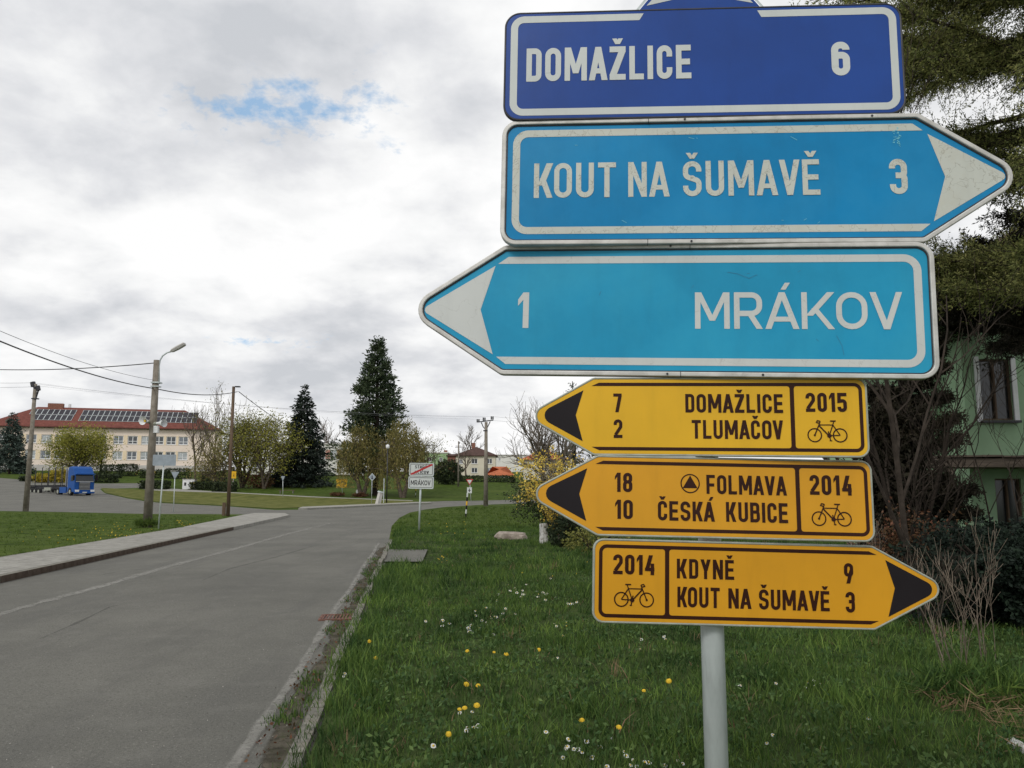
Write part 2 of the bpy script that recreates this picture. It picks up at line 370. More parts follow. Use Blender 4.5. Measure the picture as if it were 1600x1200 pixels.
strip = sheet('grass_strip', [gg(*p) for p in ((158, 762.5), (250, 767), (360, 770.5), (480, 777), (560, 780), (640, 782.8), (655, 785.2), (600, 788), (540, 790.3), (480, 792.8), (430, 795), (360, 790.5), (300, 787.5), (254, 785), (200, 778), (165, 770))], M['dry_grass'], .03); structure(strip, 'dry grass strip between the road and the far path')
fp = sheet('footpath', [gg(*p) for p in ((225, 760.5), (360, 769), (480, 775.3), (560, 778.6), (645, 781.8), (645, 782.8), (560, 780), (480, 777), (360, 770.5), (250, 767), (222, 764.5))], M['paver'], .008); structure(fp, 'thin pale footpath along the far lawn')
pk = sheet('pavement', [gg(*p) for p in ((472, 794.2), (540, 791), (600, 788.6), (650, 786), (672, 785.8), (674, 787), (650, 787.8), (600, 790.3), (540, 793.7), (480, 796.4), (466, 796.6))], M['paver'], thick=.13); structure(pk, 'pale raised pavement tip at the junction')
stub = sheet('driveway_stub', [gg(*p) for p in ((606, 863), (668, 863), (660, 883), (600, 883))], M['asphalt'], .075); structure(stub, 'short asphalt crossing stub beside the kerb')
# far lawn beyond the road is the ground itself; verge on the right rises a little over the kerb
def noise2(x, y, s=1.0):
    return (math.sin(x * 1.7 * s + 1.3) * math.cos(y * 1.3 * s + .4) + .5 * math.sin(x * 3.9 * s + y * 2.7 * s + 2) + .3 * math.sin(x * 8.1 * s - y * 6.3 * s)) / 1.8
def verge_z(lat, s):
    e = min(1, max(0, (lat + .60) / .25)); f = min(1, max(0, (33 - s) / 6))
    if 16.3 < s < 20.6 and lat < .75: return .03
    return (.055 + e * (.03 + .035 * noise2(lat, s, .6)) + max(0, lat - 1) * .004) * f + .006
vb = MB(); L_ = [-.58 + .5 * i for i in range(30)]; S_ = [-2 + .75 * i for i in range(48)]
for s_ in S_:
    for a in L_: p = rd(a, s_); vb.v.append((p.x, p.y, verge_z(a, s_)))
nl = len(L_)
for i in range(len(S_) - 1):
    for j in range(nl - 1): vb.f.append((i * nl + j, i * nl + j + 1, (i + 1) * nl + j + 1, (i + 1) * nl + j)); vb.mi.append(0)
structure(vb.build('grass_verge', M['verge'], smooth=True), 'dark grassy verge right of the kerb')

# dirt gutter, worn edge line, worn centre line, cracks: thin layers that fade out at their edges
def fading(m, nscale=9, lo=.40, hi=.62, gain=1.0):
    nt = m.node_tree; n = nt.nodes; l = nt.links; b = n['Principled BSDF']
    at_ = n.new('ShaderNodeAttribute'); at_.attribute_name = 'cover'; tc = n.new('ShaderNodeTexCoord')
    t = n.new('ShaderNodeTexNoise'); t.inputs['Scale'].default_value = nscale; t.inputs['Detail'].default_value = 8; t.inputs['Roughness'].default_value = .7; l.new(tc.outputs['Object'], t.inputs[0])
    mr = n.new('ShaderNodeMapRange'); mr.inputs[1].default_value = lo; mr.inputs[2].default_value = hi; l.new(t.outputs[0], mr.inputs[0])
    ad = n.new('ShaderNodeMath'); ad.operation = 'MULTIPLY_ADD'; l.new(at_.outputs['Fac'], ad.inputs[0]); ad.inputs[1].default_value = 1.5; ad.inputs[2].default_value = -.8
    a2 = n.new('ShaderNodeMath'); a2.operation = 'ADD'; a2.use_clamp = True; l.new(ad.outputs[0], a2.inputs[0]); mu0 = n.new('ShaderNodeMath'); mu0.operation = 'MULTIPLY'; l.new(mr.outputs[0], mu0.inputs[0]); l.new(at_.outputs['Fac'], mu0.inputs[1]); l.new(mu0.outputs[0], a2.inputs[1])
    mu = n.new('ShaderNodeMath'); mu.operation = 'MULTIPLY'; mu.use_clamp = True; l.new(a2.outputs[0], mu.inputs[0]); mu.inputs[1].default_value = gain
    l.new(mu.outputs[0], b.inputs['Alpha']); return m
fading(M['worn_paint'], 60, .30, .70, .55); fading(M['dirt'], 7, .35, .6, 1.0); fading(M['crack'], 7, .44, .62, .40)
def ribbon(name, path, width, m, z=.008, jag=.0, label=None):
    b = MB(); path = [Vector((p[0], p[1], 0)) for p in path]; pts = []
    for i in range(len(path) - 1):
        n_ = max(1, int((path[i + 1] - path[i]).length / .2))
        for k in range(n_): pts.append(path[i].lerp(path[i + 1], k / n_))
    pts.append(path[-1]); cov = []
    for i, p in enumerate(pts):
        d = (pts[min(i + 1, len(pts) - 1)] - pts[max(0, i - 1)]).normalized(); n_ = Vector((-d.y, d.x, 0)); f = min(1, i / 4, (len(pts) - 1 - i) / 4)
        w0 = width * (1 + random.uniform(-jag, jag))
        for s_, c_ in ((1, 0), (.35, 1), (-.35, 1), (-1, 0)):
            q = p + n_ * w0 * s_; b.v.append((q.x, q.y, zg(q.x, q.y) + z)); cov.append(c_ * f)
    for i in range(len(pts) - 1):
        for k in range(3): b.f.append((4 * i + k + 1, 4 * i + k + 5, 4 * i + k + 4, 4 * i + k)); b.mi.append(0)
    o = b.build(name, m); at_ = o.data.attributes.new('cover', 'FLOAT', 'POINT'); at_.data.foreach_set('value', cov); return structure(o, label)
ribbon('gutter_dirt', [rd(-.81 + .04 * math.sin(s * 1.7), s) for s in np.arange(-2, 24, .5)], .13, M['dirt'], .008, .40, 'brown dirt and weeds along the right kerb')
ribbon('edge_line', [rd(-1.0 + .015 * math.sin(s), s) for s in np.arange(-2, 26, 1.0)], .07, M['worn_paint'], .012, .25, 'worn pale line along the right road edge')
ribbon('centre_line', [gg(*p) for p in ((-220, 1030), (-60, 977), (11, 957), (90, 935), (161, 916), (262, 886), (360, 860), (452, 834), (520, 817))], .15, M['worn_paint'], .008, .5, 'faded pale centre line on the road')
for i, pth in enumerate((((0, 1014), (60, 1000), (115, 975), (170, 950), (230, 938)), ((300, 913), (360, 888), (430, 872), (500, 852)), ((120, 905), (200, 893), (290, 885)), ((420, 921), (432, 912)), ((383, 939), (392, 936)))):
    ribbon('road_crack', [gg(x + random.uniform(-3, 3), y + random.uniform(-1.5, 1.5)) for x, y in pth], .03, M['crack'], .010, .8, 'thin dark crack across the asphalt')

# ---- right kerb
kerb = MB(); a0 = [rd(-.72, -2), rd(-.58, -2), rd(-.58, 25), rd(-.72, 25)]
kerb.add([(p.x, p.y, -.02) for p in a0] + [(p.x, p.y, .045) for p in a0], [(3, 2, 1, 0), (4, 5, 6, 7), (0, 1, 5, 4), (1, 2, 6, 5), (2, 3, 7, 6), (3, 0, 4, 7)])
ko = structure(kerb.build('kerb', M['joint']), 'low sunken kerb on the right of the road')
def piece(name, c, size, rz, m, parent, tilt=0, mats=None):
    """unit box mesh shared by alike pieces"""
    key = (name, tuple(round(q, 3) for q in size)) if not mats else (name, 'x')
    if key not in PIECES:
        b = MB(); b.box((0, 0, 0), size); me_o = b.build(name, m); PIECES[key] = me_o.data; col.objects.unlink(me_o); bpy.data.objects.remove(me_o)
        if mats: PIECES[key].materials.append(mats); PIECES[key].polygons[mats_face].material_index = 1
    o = bpy.data.objects.new(name, PIECES[key]); col.objects.link(o); o.parent = parent; o.location = Vector(c) - ORG.get(parent.name, Vector()); o.rotation_euler = (tilt, 0, rz)
    return o
PIECES = {}; mats_face = 3
s_ = 1.0
while s_ < 25:
    L = 1.0; piece('kerb_stone', rd(-.668 + random.uniform(-.018, .018), s_ + L / 2, .018 + random.uniform(0, .016) + (.025 if 16.5 < s_ < 19 else 0)), (.09, .985, .12), TA + random.uniform(-.012, .012), M['kerb'], ko, random.uniform(-.008, .008)); s_ += L
# ---- left pavement with pavers and kerb stones
pave = MB(); a0 = [rd(-9.0, -2), rd(-7.0, -2), rd(-7.0, 33), rd(-9.0, 33.5)]
a1 = [Vector((*gg(445, 804.6), 0)), Vector((*tipL, 0))]
pave.add([(p.x, p.y, -.02) for p in a0] + [(p.x, p.y, .10) for p in a0], [(3, 2, 1, 0), (4, 5, 6, 7), (0, 1, 5, 4), (1, 2, 6, 5), (2, 3, 7, 6), (3, 0, 4, 7)])
so = structure(pave.build('pavement', M['joint']), 'pale paved footway left of the road')
tip = sheet('pavement', [tuple(rd(-9.0, 33.52)[:2]), tuple(rd(-6.99, 33.02)[:2]), tuple(rd(-7.0, 38)[:2]), tuple(tipL), gg(445, 804.8), gg(397, 804.6), gg(378, 808)], M['paver'], thick=.124); structure(tip, 'pale end of the footway at the junction corner')
s_ = 8.0
while s_ < 32.8:
    piece('kerb_stone', rd(-7.07, s_ + .5, .055), (.16, .985, .14), TA + random.uniform(-.006, .006), M['kerb'], so, mats=M['kerb_face']); s_ += 1
for s2 in np.arange(8, 32.5, 1.0): piece('edging_stone', rd(-8.98, s2 + .5, .05), (.06, .985, .14), TA, M['kerb'], so)
PAV = []
for r_ in range(230):
    s0 = 10.6 + r_ * .102
    for c_ in range(9): PAV.append((-8.84 + c_ * .205 + (.1 if r_ % 2 else 0) * .0, s0))
PAV = [p for p in PAV if p[0] < -7.18]
stuffp = MB()
for i, (a, s0) in enumerate(PAV):
    zz = .108 + random.uniform(0, .004); c = rd(a, s0, zz)
    if i < 290: piece('paver', c, (.197, .095, .02), TA + random.uniform(-.01, .01), M['paver'], so)
    else: stuffp.box(c, (.197, .095, .02), TA)
for r_ in range(40):
    for c_ in range(9): stuffp.box(rd(-8.84 + c_ * .205, 10.498 - r_ * .102, .11), (.197, .095, .02), TA)
o = stuffp.build('pavers', M['paver'], so); o['kind'] = 'stuff'
# ---- rusty gully grate
gr = thing('drain_grate', 'rusty brown drain grate in the gutter beside the right kerb', 'drain', gp(526, 966))
a = TA; c = gp(526, 966)
fb = MB()
for dx, sx, dy, sy in ((0, .40, -.19, .04), (0, .40, .19, .04), (-.19, .03, 0, .34), (.19, .03, 0, .34)):
    q = c + RR * dx + RD * dy; fb.box((q.x, q.y, .012), (sx, sy, .02), a)
M['rust'] = mat('rust', (.12, .055, .038), .85, .3, 14, (.19, .09, .065), bump=.5, bscale=60)
fb.build('frame', M['rust'], gr)
for k in range(9):
    q = c + RR * (-.16 + .04 * k); MB().box((q.x, q.y, .012), (.022, .335, .014), a).build('bar', M['rust'], gr)
MB().box((c.x, c.y, .0065), (.36, .34, .001), a).build('pit_shade', M['dark_metal'], gr)  # flat dark sheet whose colour stands for the shade below the bars
# ================================================================ lettering
def arcpts(c, r, a0, a1, n=7): return [(c[0] + r * math.cos(a0 + (a1 - a0) * i / n), c[1] + r * math.sin(a0 + (a1 - a0) * i / n)) for i in range(n + 1)]
def rounded(pts, rads, closed=True, n=6):
    out = []; k = len(pts)
    for i in range(k):
        r = rads[i] if hasattr(rads, '__len__') else rads; p = Vector(pts[i])
        if (not closed and i in (0, k - 1)) or r <= 1e-6: out.append(tuple(p)); continue
        a = (Vector(pts[i - 1]) - p); b = (Vector(pts[(i + 1) % k]) - p); la, lb = a.length, b.length; a.normalize(); b.normalize()
        ang = math.acos(max(-1, min(1, a.dot(b)))); t = r / math.tan(ang / 2); t2 = min(t, la * .499 if closed or 0 < i - 1 else la * .98, lb * .499 if closed or i + 1 < k - 1 else lb * .98); r = r * t2 / t
        p0 = p + a * t2; cc = p + (a + b).normalized() * (r / math.sin(ang / 2)); p1 = p + b * t2
        a0 = math.atan2(p0.y - cc.y, p0.x - cc.x); a1 = math.atan2(p1.y - cc.y, p1.x - cc.x); d = a1 - a0
        while d > math.pi: d -= 2 * math.pi
        while d < -math.pi: d += 2 * math.pi
        out += arcpts(cc, r, a0, a0 + d, n)
    return out
def stroke(pts, t, closed=False):
    """ribbon of width t along a polyline, mitred; returns quads"""
    P = [Vector(p) for p in pts]; Q = []
    for p in P:
        if not Q or (p - Q[-1]).length > 1e-5: Q.append(p)
    if closed and (Q[0] - Q[-1]).length < 1e-5: Q.pop()
    k = len(Q); Ls = []; Rs = []
    for i in range(k):
        a = (Q[i] - Q[i - 1]).normalized() if (i > 0 or closed) else None
        b = (Q[(i + 1) % k] - Q[i]).normalized() if (i < k - 1 or closed) else None
        a = a or b; b = b or a
        na = Vector((-a.y, a.x)); nb = Vector((-b.y, b.x)); m_ = na + nb
        m_ = m_.normalized() if m_.length > 1e-6 else na; h = t / 2 / max(.35, m_.dot(na))
        Ls.append(Q[i] + m_ * h); Rs.append(Q[i] - m_ * h)
    m = k if closed else k - 1
    return [[tuple(Rs[i]), tuple(Rs[(i + 1) % k]), tuple(Ls[(i + 1) % k]), tuple(Ls[i])] for i in range(m)]
def rect(x0, y0, x1, y1): return [(x0, y0), (x1, y0), (x1, y1), (x0, y1)]
def para(x0, y0, x1, y1, w): return [(x0, y0), (x0 + w, y0), (x1 + w, y1), (x1, y1)]
def glyph(ch, w, t):
    """polygons of a capital of height 1, width w, stroke t"""
    e = t / 2; X0, X1, Y0, Y1 = e, w - e, e, 1 - e; r = min(w / 2 - e, .5 - e) * .98
    S = lambda p, rr, c=False: stroke(rounded(p, rr, c), t, c)
    acc = {'Á': 'A', 'Í': 'I', 'Ý': 'Y', 'Ž': 'Z', 'Š': 'S', 'Č': 'C', 'Ě': 'E'}; base = acc.get(ch, ch); G = []; dg = t * 1.12
    if base == 'O' or base == '0': G = S([(X0, Y0), (X1, Y0), (X1, Y1), (X0, Y1)], r, True)
    elif base == 'C': G = S([(X1, .66), (X1, Y1), (X0, Y1), (X0, Y0), (X1, Y0), (X1, .34)], r)
    elif base == 'U': G = S([(X0, 1), (X0, Y0), (X1, Y0), (X1, 1)], r)
    elif base == 'S':
        G = S([(X1, .70), (X1, Y1), (X0, Y1), (X0, .565), (w / 2, .50), (X1, .435), (X1, Y0), (X0, Y0), (X0, .30)], [0, r, r, r * .7, .02, r * .7, r, r, 0])
    elif base == 'D': G = S([(X0, Y0), (X1, Y0), (X1, Y1), (X0, Y1)], [0, r * .8, r * .8, 0], True)
    elif base == 'B': G = S([(X0, Y0), (X1, Y0), (X1, .52), (X0, .52)], [0, r * .75, r * .6, 0], True) + S([(X0, .52), (X1 - .02, .52), (X1 - .02, Y1), (X0, Y1)], [0, r * .6, r * .7, 0], True)
    elif base == 'R': G = S([(X0, .42), (X1 - .01, .42), (X1 - .01, Y1), (X0, Y1)], [0, r * .7, r * .7, 0], True) + [rect(0, 0, t, .42), para(w - dg, 0, w * .42, .44, dg)]
    elif base == 'E': G = [rect(0, 0, t, 1), rect(t, 0, w, t), rect(t, 1 - t, w * .98, 1), rect(t, .5 - e, w * .92, .5 + e)]
    elif base == 'F': G = [rect(0, 0, t, 1), rect(t, 1 - t, w, 1), rect(t, .47 - e, w * .92, .47 + e)]
    elif base == 'L': G = [rect(0, 0, t, 1), rect(t, 0, w, t)]
    elif base == 'I': G = [rect(0, 0, t, 1)]
    elif base == 'T': G = [rect(0, 1 - t, w, 1), rect(w / 2 - e, 0, w / 2 + e, 1 - t)]
    elif base == 'A':
        k = t * 1.08; G = [para(0, 0, w / 2 - k / 2, 1, k), para(w - k, 0, w / 2 - k / 2, 1, k), rect(w * .22, .20, w * .78, .20 + t * .9)]
    elif base == 'V': k = t * 1.08; G = [para(w / 2 - k / 2, 0, 0, 1, k), para(w / 2 - k / 2, 0, w - k, 1, k)]
    elif base == 'M': k = t * 1.0; G = [rect(0, 0, t, 1), rect(w - t, 0, w, 1), para(w / 2 - k / 2, .22, t * .15, 1, k), para(w / 2 - k / 2, .22, w - k - t * .15, 1, k)]
    elif base == 'N': G = [rect(0, 0, t, 1), rect(w - t, 0, w, 1), para(w - t * 1.05, 0, 0, 1, t * 1.05)]
    elif base == 'K': G = [rect(0, 0, t, 1), para(t * .7, .36, w - dg * 1.1, 1, dg * 1.15), para(w - dg, 0, w * .30, .56, dg)]
    elif base == 'Y': G = [para(w / 2 - e, .42, 0, 1, dg), para(w / 2 - e, .42, w - dg, 1, dg), rect(w / 2 - e, 0, w / 2 + e, .45)]
    elif base == 'Z': G = [rect(0, 1 - t, w, 1), rect(0, 0, w, t), para(0, t * .9, w - dg * 1.15, 1 - t * .9, dg * 1.15)]
    elif base == '1': G = [rect(w - t, 0, w, 1), [(w - t * 1.0, 1), (0, .80), (0, .62), (w - t * 1.0, .79)]]
    elif base == '2': G = S([(X0, .70), (X0, Y1), (X1, Y1), (X1, .60), (X0 + .01, t)], [0, r, r, r * .6, 0]) + [rect(0, 0, w, t)]
    elif base == '3':
        G = S([(X0, .73), (X0, Y1), (X1, Y1), (X1, .53), (w * .35, .53)], [0, r, r, r * .6, 0]) + S([(w * .35, .53), (X1, .53), (X1, Y0), (X0, Y0), (X0, .28)], [0, r * .6, r, r, 0])
    elif base == '4': G = [rect(w * .60, 0, w * .60 + t, .58), rect(0, .20, w, .20 + t * .95), para(0, .24, w * .42, 1, dg)]
    elif base == '5': G = S([(w, Y1), (X0 + .01, Y1), (X0, .56), (X1, .60), (X1, Y0), (X0, Y0), (X0, .27)], [0, 0, 0, r * .9, r, r, 0])
    elif base == '6': G = S([(X0, Y0), (X1, Y0), (X1, .60), (X0, .60)], [r, r, r * .8, r * .8], True) + S([(X1, .76), (X1, Y1), (X0, Y1), (X0, .30)], [0, r, r, 0])
    elif base == '9': G = S([(X0, .42), (X1, .42), (X1, Y1), (X0, Y1)], [r * .8, r * .8, r, r], True) + [para(w * .22, 0, w - dg * 1.0, .66, dg)]
    elif base == '8': G = S([(X0, Y0), (X1, Y0), (X1, .53), (X0, .53)], r, True) + S([(X0 + .01, .53), (X1 - .01, .53), (X1 - .01, Y1), (X0 + .01, Y1)], r * .95, True)
    elif base == '7': G = [rect(0, 1 - t, w, 1), para(w * .22, 0, w - dg, 1 - t * .9, dg)]
    cx = w / 2 if base != 'I' else t / 2
    if ch in 'ŽŠČĚ': k = t * .85; G += [para(cx - k / 2, 1.07, cx - .17, 1.24, k), para(cx - k / 2, 1.07, cx + .17 - k, 1.24, k)]
    if ch in 'ÁÍÝ': G += [para(cx - .03, 1.07, cx + .09, 1.26, t * .9)]
    return G
COND = dict(A=.585, B=.50, C=.48, D=.48, E=.47, F=.46, I=0, K=.53, L=.45, M=.70, N=.53, O=.50, R=.52, S=.51, T=.50, U=.50, V=.56, Y=.54, Z=.50)
WIDE = dict(A=.885, K=.85, M=.92, O=.80, R=.75, V=.83)
def text(b, s, x0, x1, y, h, t, table=COND, z=0.0, digit=.46, gapk=None):
    """lay the string between x0 and x1 on the baseline y with cap height h"""
    acc = {'Á': 'A', 'Í': 'I', 'Ý': 'Y', 'Ž': 'Z', 'Š': 'S', 'Č': 'C', 'Ě': 'E'}; ws = []
    for c in s:
        if c == ' ': ws.append(.20)
        elif c.isdigit(): ws.append(digit if c != '1' else digit * .62)
        else: w = table.get(acc.get(c, c), .5); ws.append(w if w else t)
    gaps = []
    for a, c in zip(s, s[1:]):
        q = 1.0
        a_, c_ = acc.get(a, a), acc.get(c, c)
        if a_ in 'AVTLYK' and c_ in 'AVTYO': q = .35
        elif a_ in 'AV' or c_ in 'AV': q = .55
        if ' ' in (a, c): q = .8
        gaps.append(q)
    G = .115; nat = sum(ws) + G * sum(gaps); kx = (x1 - x0) / (nat * h) ; x = x0; k = 0
    for i, c in enumerate(s):
        if c != ' ':
            for pg in glyph(c, ws[i], t / max(kx, .6) if False else t):
                pts = [(x + px_ * h * kx, y + py_ * h) for px_, py_ in pg]
                ar = sum(pts[j][0] * pts[(j + 1) % len(pts)][1] - pts[(j + 1) % len(pts)][0] * pts[j][1] for j in range(len(pts)))
                b.poly(pts if ar > 0 else pts[::-1], z + k * .000012); k += 1
        x += ws[i] * h * kx + (G * gaps[i] * h * kx if i < len(gaps) else 0)
def bike(b, x0, x1, y0, flip=False, z=0.0):
    w = x1 - x0; k = [0]
    def P(p): q = (1 - p[0]) if flip else p[0]; return (x0 + q * w, y0 + p[1] * w)
    def st(pts, t, closed=False):
        for q in stroke([P(p) for p in pts], t * w, closed):
            ar = sum(q[j][0] * q[(j + 1) % 4][1] - q[(j + 1) % 4][0] * q[j][1] for j in range(4))
            b.poly(q if ar > 0 else q[::-1], z + k[0] * .000012); k[0] += 1
    for cx in (.185, .815): st([(cx + .168 * math.cos(a), .19 + .168 * math.sin(a)) for a in np.linspace(0, 2 * math.pi, 28)[:-1]], .031, True)
    st([(.185, .19), (.295, .45), (.33, .55)], .03); st([(.33, .55), (.26, .565), (.235, .52), (.30, .50)], .028)
    st([(.305, .455), (.64, .455)], .024); st([(.67, .54), (.545, .18)], .026); st([(.295, .44), (.545, .17)], .034)
    st([(.545, .18), (.815, .19)], .026); st([(.645, .45), (.815, .19)], .026); st([(.575, .555), (.72, .555)], .032)
    st([(.545 + .03 * math.cos(a), .18 + .03 * math.sin(a)) for a in np.linspace(0, 2 * math.pi, 13)[:-1]], .05, True)
    st([(.525, .29), (.545, .18), (.575, .05)], .028); st([(.55, .05), (.61, .05)], .022)
    st([(.185 + .015 * math.cos(a), .19 + .015 * math.sin(a)) for a in np.linspace(0, 2 * math.pi, 9)[:-1]], .024, True)

# ================================================================ the signpost and its signs
PX, PY = .60412, 2.5
def sign_matrix(z, yaw, lean, roll, off=.06):
    yaw, lean, roll = R(yaw), R(lean), R(roll)
    ux = Vector((math.cos(yaw), math.sin(yaw), 0)); n = Vector((math.sin(yaw), -math.cos(yaw), 0))
    uy = Vector((0, 0, math.cos(lean))) + n * math.sin(lean)
    a = ux * math.cos(roll) + uy * math.sin(roll); b = -ux * math.sin(roll) + uy * math.cos(roll); c = a.cross(b)
    m = Matrix((a, b, c)).transposed().to_4x4(); m.translation = Vector((PX, PY, z)) + n * off; return m
def outline(xl, xr, h, tip, side, rc, rt, rs, d=0.0):
    """sign outline; side '' / 'l' / 'r'; d = inset"""
    H = h / 2
    if side == '': pts = [(xl, -H), (xr, -H), (xr, H), (xl, H)]; rr = [rc] * 4
    elif side == 'r': pts = [(xl, -H), (xr, -H), (xr + tip, 0), (xr, H), (xl, H)]; rr = [rc, rs, rt, rs, rc]
    else: pts = [(xl, -H), (xr, -H), (xr, H), (xl, H), (xl - tip, 0)]; rr = [rs, rc, rc, rs, rt]
    if d:
        k = len(pts); q = []
        for i in range(k):
            p = Vector(pts[i]); a = (p - Vector(pts[i - 1])).normalized(); b = (Vector(pts[(i + 1) % k]) - p).normalized()
            na = Vector((-a.y, a.x)); nb = Vector((-b.y, b.x)); m_ = (na + nb).normalized(); q.append(tuple(p + m_ * d / m_.dot(na)))
        pts = q; rr = [max(.004, r - d) for r in rr]
    return rounded(pts, rr, True, 8)
def polyc(b, pts, z):
    ar = sum(pts[j][0] * pts[(j + 1) % len(pts)][1] - pts[(j + 1) % len(pts)][0] * pts[j][1] for j in range(len(pts)))
    b.poly(pts if ar > 0 else pts[::-1], z)
def strk(b, pts, t, z, closed=False):
    for i, q in enumerate(stroke(pts, t, closed)): polyc(b, q, z)
def make_sign(label, z, yaw, lean, roll, xl, xr, h, tip, side, film_m, kind, frame_m, screws=()):
    t = thing('direction_sign', label, 'direction sign', (0, 0, 0), 'signs bolted to the signpost', local=True)
    t.matrix_world = sign_matrix(z, yaw, lean, roll)
    rc, rt, rs = (.052, .06, .035) if h > .3 else (.032, .034, .03)
    if side: ph_ = math.atan2(h / 2, tip + .03); tip = tip + rt * (1 / math.sin(ph_) - 1)
    fw = .0145 if kind == 'frame' else .0065
    o_ = outline(xl, xr, h, tip, side, rc, rt, rs); i_ = outline(xl, xr, h, tip, side, rc, rt, rs, fw)
    b = MB()
    if kind == 'frame':
        b.prism(i_, -.004, 0); b.build('panel', film_m, t)
        f = MB(); f.ring(o_, i_, -.020, .0085); f.build('frame', frame_m, t, bevel=.003)
        lip = MB(); lip.ring(outline(xl, xr, h, tip, side, rc, rt, rs, fw - .001), outline(xl, xr, h, tip, side, rc, rt, rs, fw + .004), .0006, .002); lip.build('dark_lip', M['dark_metal'], t)  # dark ring along the inner edge of the frame
    else:
        b.prism(i_, -.003, 0); b.build('panel', film_m, t)
        f = MB(); f.ring(o_, i_, -.016, .001); f.build('frame', frame_m, t, bevel=.0025)
    for sx in screws:
        sgn = 1 if sx[1] > 0 else -1
        s = MB(); s.cyl((sx[0], sgn * (h / 2 - fw / 2), .008), (sx[0], sgn * (h / 2 - fw / 2), .0105), .0036, 10); s.build('screw', M['dark_metal'], t)
    for yy in (h * .27, -h * .27):
        c = MB(); c.box((0, yy, -.026), (min(.5, xr - xl - .1), .03, .016)); c.build('mounting_rail', M['metal'], t)
        c = MB(); c.ring([(.047 * math.cos(a), -.06 + .047 * math.sin(a)) for a in np.linspace(0, 2 * math.pi, 17)[:-1]], [(.036 * math.cos(a), -.06 + .036 * math.sin(a)) for a in np.linspace(0, 2 * math.pi, 17)[:-1]], -.014, .014)
        c.v = [(x, yy + zz, y - .001) for x, y, zz in c.v]; c.build('clamp', M['metal'], t)
    if kind == 'frame':
        for jx, sg in ((-.165, 1), (-.17, -1)) if side == 'r' else ((-.045, 1), (-.075, -1)):
            q = MB(); q.box((jx, sg * (h / 2 - fw / 2), .0005), (.0016, fw + .002, .020)); q.build('frame_joint', M['dark_metal'], t)
    return t
Z0 = .0008
# 1 ---- navy sign
s1 = make_sign('dark navy blue sign reading DOMAŽLICE 6, topmost rectangle on the signpost', 2.9672, -4.06, -.94, -.95, -.628, .645, .380, 0, '', M['navy'], 'plain', M['dark_metal'])
b = MB(); w = .0235; hw = w / 2
pth = rounded([(-.186, .1752 - hw), (-.607 + hw, .1752 - hw), (-.607 + hw, -.174 + hw), (.6275 - hw, -.174 + hw), (.6275 - hw, .1752 - hw), (.2055, .1752 - hw)], [0, .032, .032, .032, .032, 0], False, 8)
strk(b, pth, w, Z0); polyc(b, [(-.186, .1517), (-.186, .1752), (-.172, .1752)], Z0); polyc(b, [(.2055, .1517), (.2055, .1752), (.1928, .1752)], Z0)
b.build('border_stripe', M['white'], s1)
b = MB(); text(b, 'DOMAŽLICE', -.554, -.021, -.0562, .1165, .172, z=Z0, gapk=.08); b.build('lettering', M['white'], s1)
b = MB(); text(b, '6', .4205, .478, -.0563, .115, .20, z=Z0, digit=.52); b.build('numeral', M['white'], s1)
b = MB(); tri = rounded([(-.186, .1905), (.205, .1905), (.01, .44)], [0, 0, .03], True); b.prism(tri, -.014, -.006); b.build('arrow_plate', M['navy'], s1)
b = MB(); polyc(b, rounded([(-.162, .206), (.01, .244), (.182, .206), (.01, .405)], [0, 0, 0, .02], True), -.0052); b.build('arrow', M['white'], s1)
b = MB(); strk(b, [(-.193, .1905), (.01, .452), (.212, .1905)], .008, -.005); b.build('arrow_plate_edge', M['metal'], s1)
# 2 ---- mid blue sign
s2 = make_sign('mid blue arrow sign reading KOUT NA ŠUMAVĚ 3 pointing right, cracked white film', 2.569, -4.5, -1.57, -1.02, -.636, .670, .421, .273, 'r', M['blue'], 'frame', M['alu'], ((-.05, .2), (-.035, -.2), (.53, .2)))
b = MB(); pth = rounded([(.682, .1668), (-.5885, .1668), (-.5885, -.1618), (.689, -.1618)], [0, .038, .038, 0], False, 8)
pth[0] = (.654, .1668); pth[-1] = (.661, -.1618); w = .0235; strk(b, pth, w, Z0)
polyc(b, [(.654, .1668 + w / 2), (.654, .1668 - w / 2), (.684, .1668 - w / 2)], Z0); polyc(b, [(.661, -.1618 - w / 2), (.661, -.1618 + w / 2), (.690, -.1618 + w / 2)], Z0)
b.build('border_stripe', M['cracked'], s2)
b = MB(); polyc(b, rounded([(.697, .1435), (.742, .002), (.700, -.1425), (.932, .0012)], [0, 0, 0, .014], True), Z0); b.build('arrow', M['cracked'], s2)
for s, x0, x1 in (('KOUT', -.5305, -.2685), ('NA', -.2296, -.0994), ('ŠUMAVĚ', -.0574, .3650)):
    b = MB(); text(b, s, x0, x1, -.0528, .117, .145, z=Z0); b.build('lettering', M['cracked'], s2)
b = MB(); text(b, '3', .5755, .6293, -.0532, .115, .165, z=Z0, digit=.48); b.build('numeral', M['cracked'], s2)
# scratches
M['scratch'] = mat('pale_scratch', (.16, .52, .62), .5, .1, 30)
b = MB()
for k in range(34):
    x = .606 + random.gauss(0, .006); y = .133 + random.uniform(-.03, .035); strk(b, [(x, y), (x + random.uniform(-.008, .008), y + random.uniform(-.007, .003))], random.uniform(.0008, .003), Z0 + k * 1e-5 + 1e-5)
for x, y in ((-.40, .125), (-.02, .14), (-.01, .141), (.16, .155), (-.25, -.13), (.25, -.135), (.3, .13), (.32, -.13), (.36, -.14)):
    strk(b, [(x, y), (x + random.uniform(-.02, .02), y + random.uniform(-.012, .012))], .0014, Z0)
b.build('scratches', M['scratch'], s2)['kind'] = 'stuff'
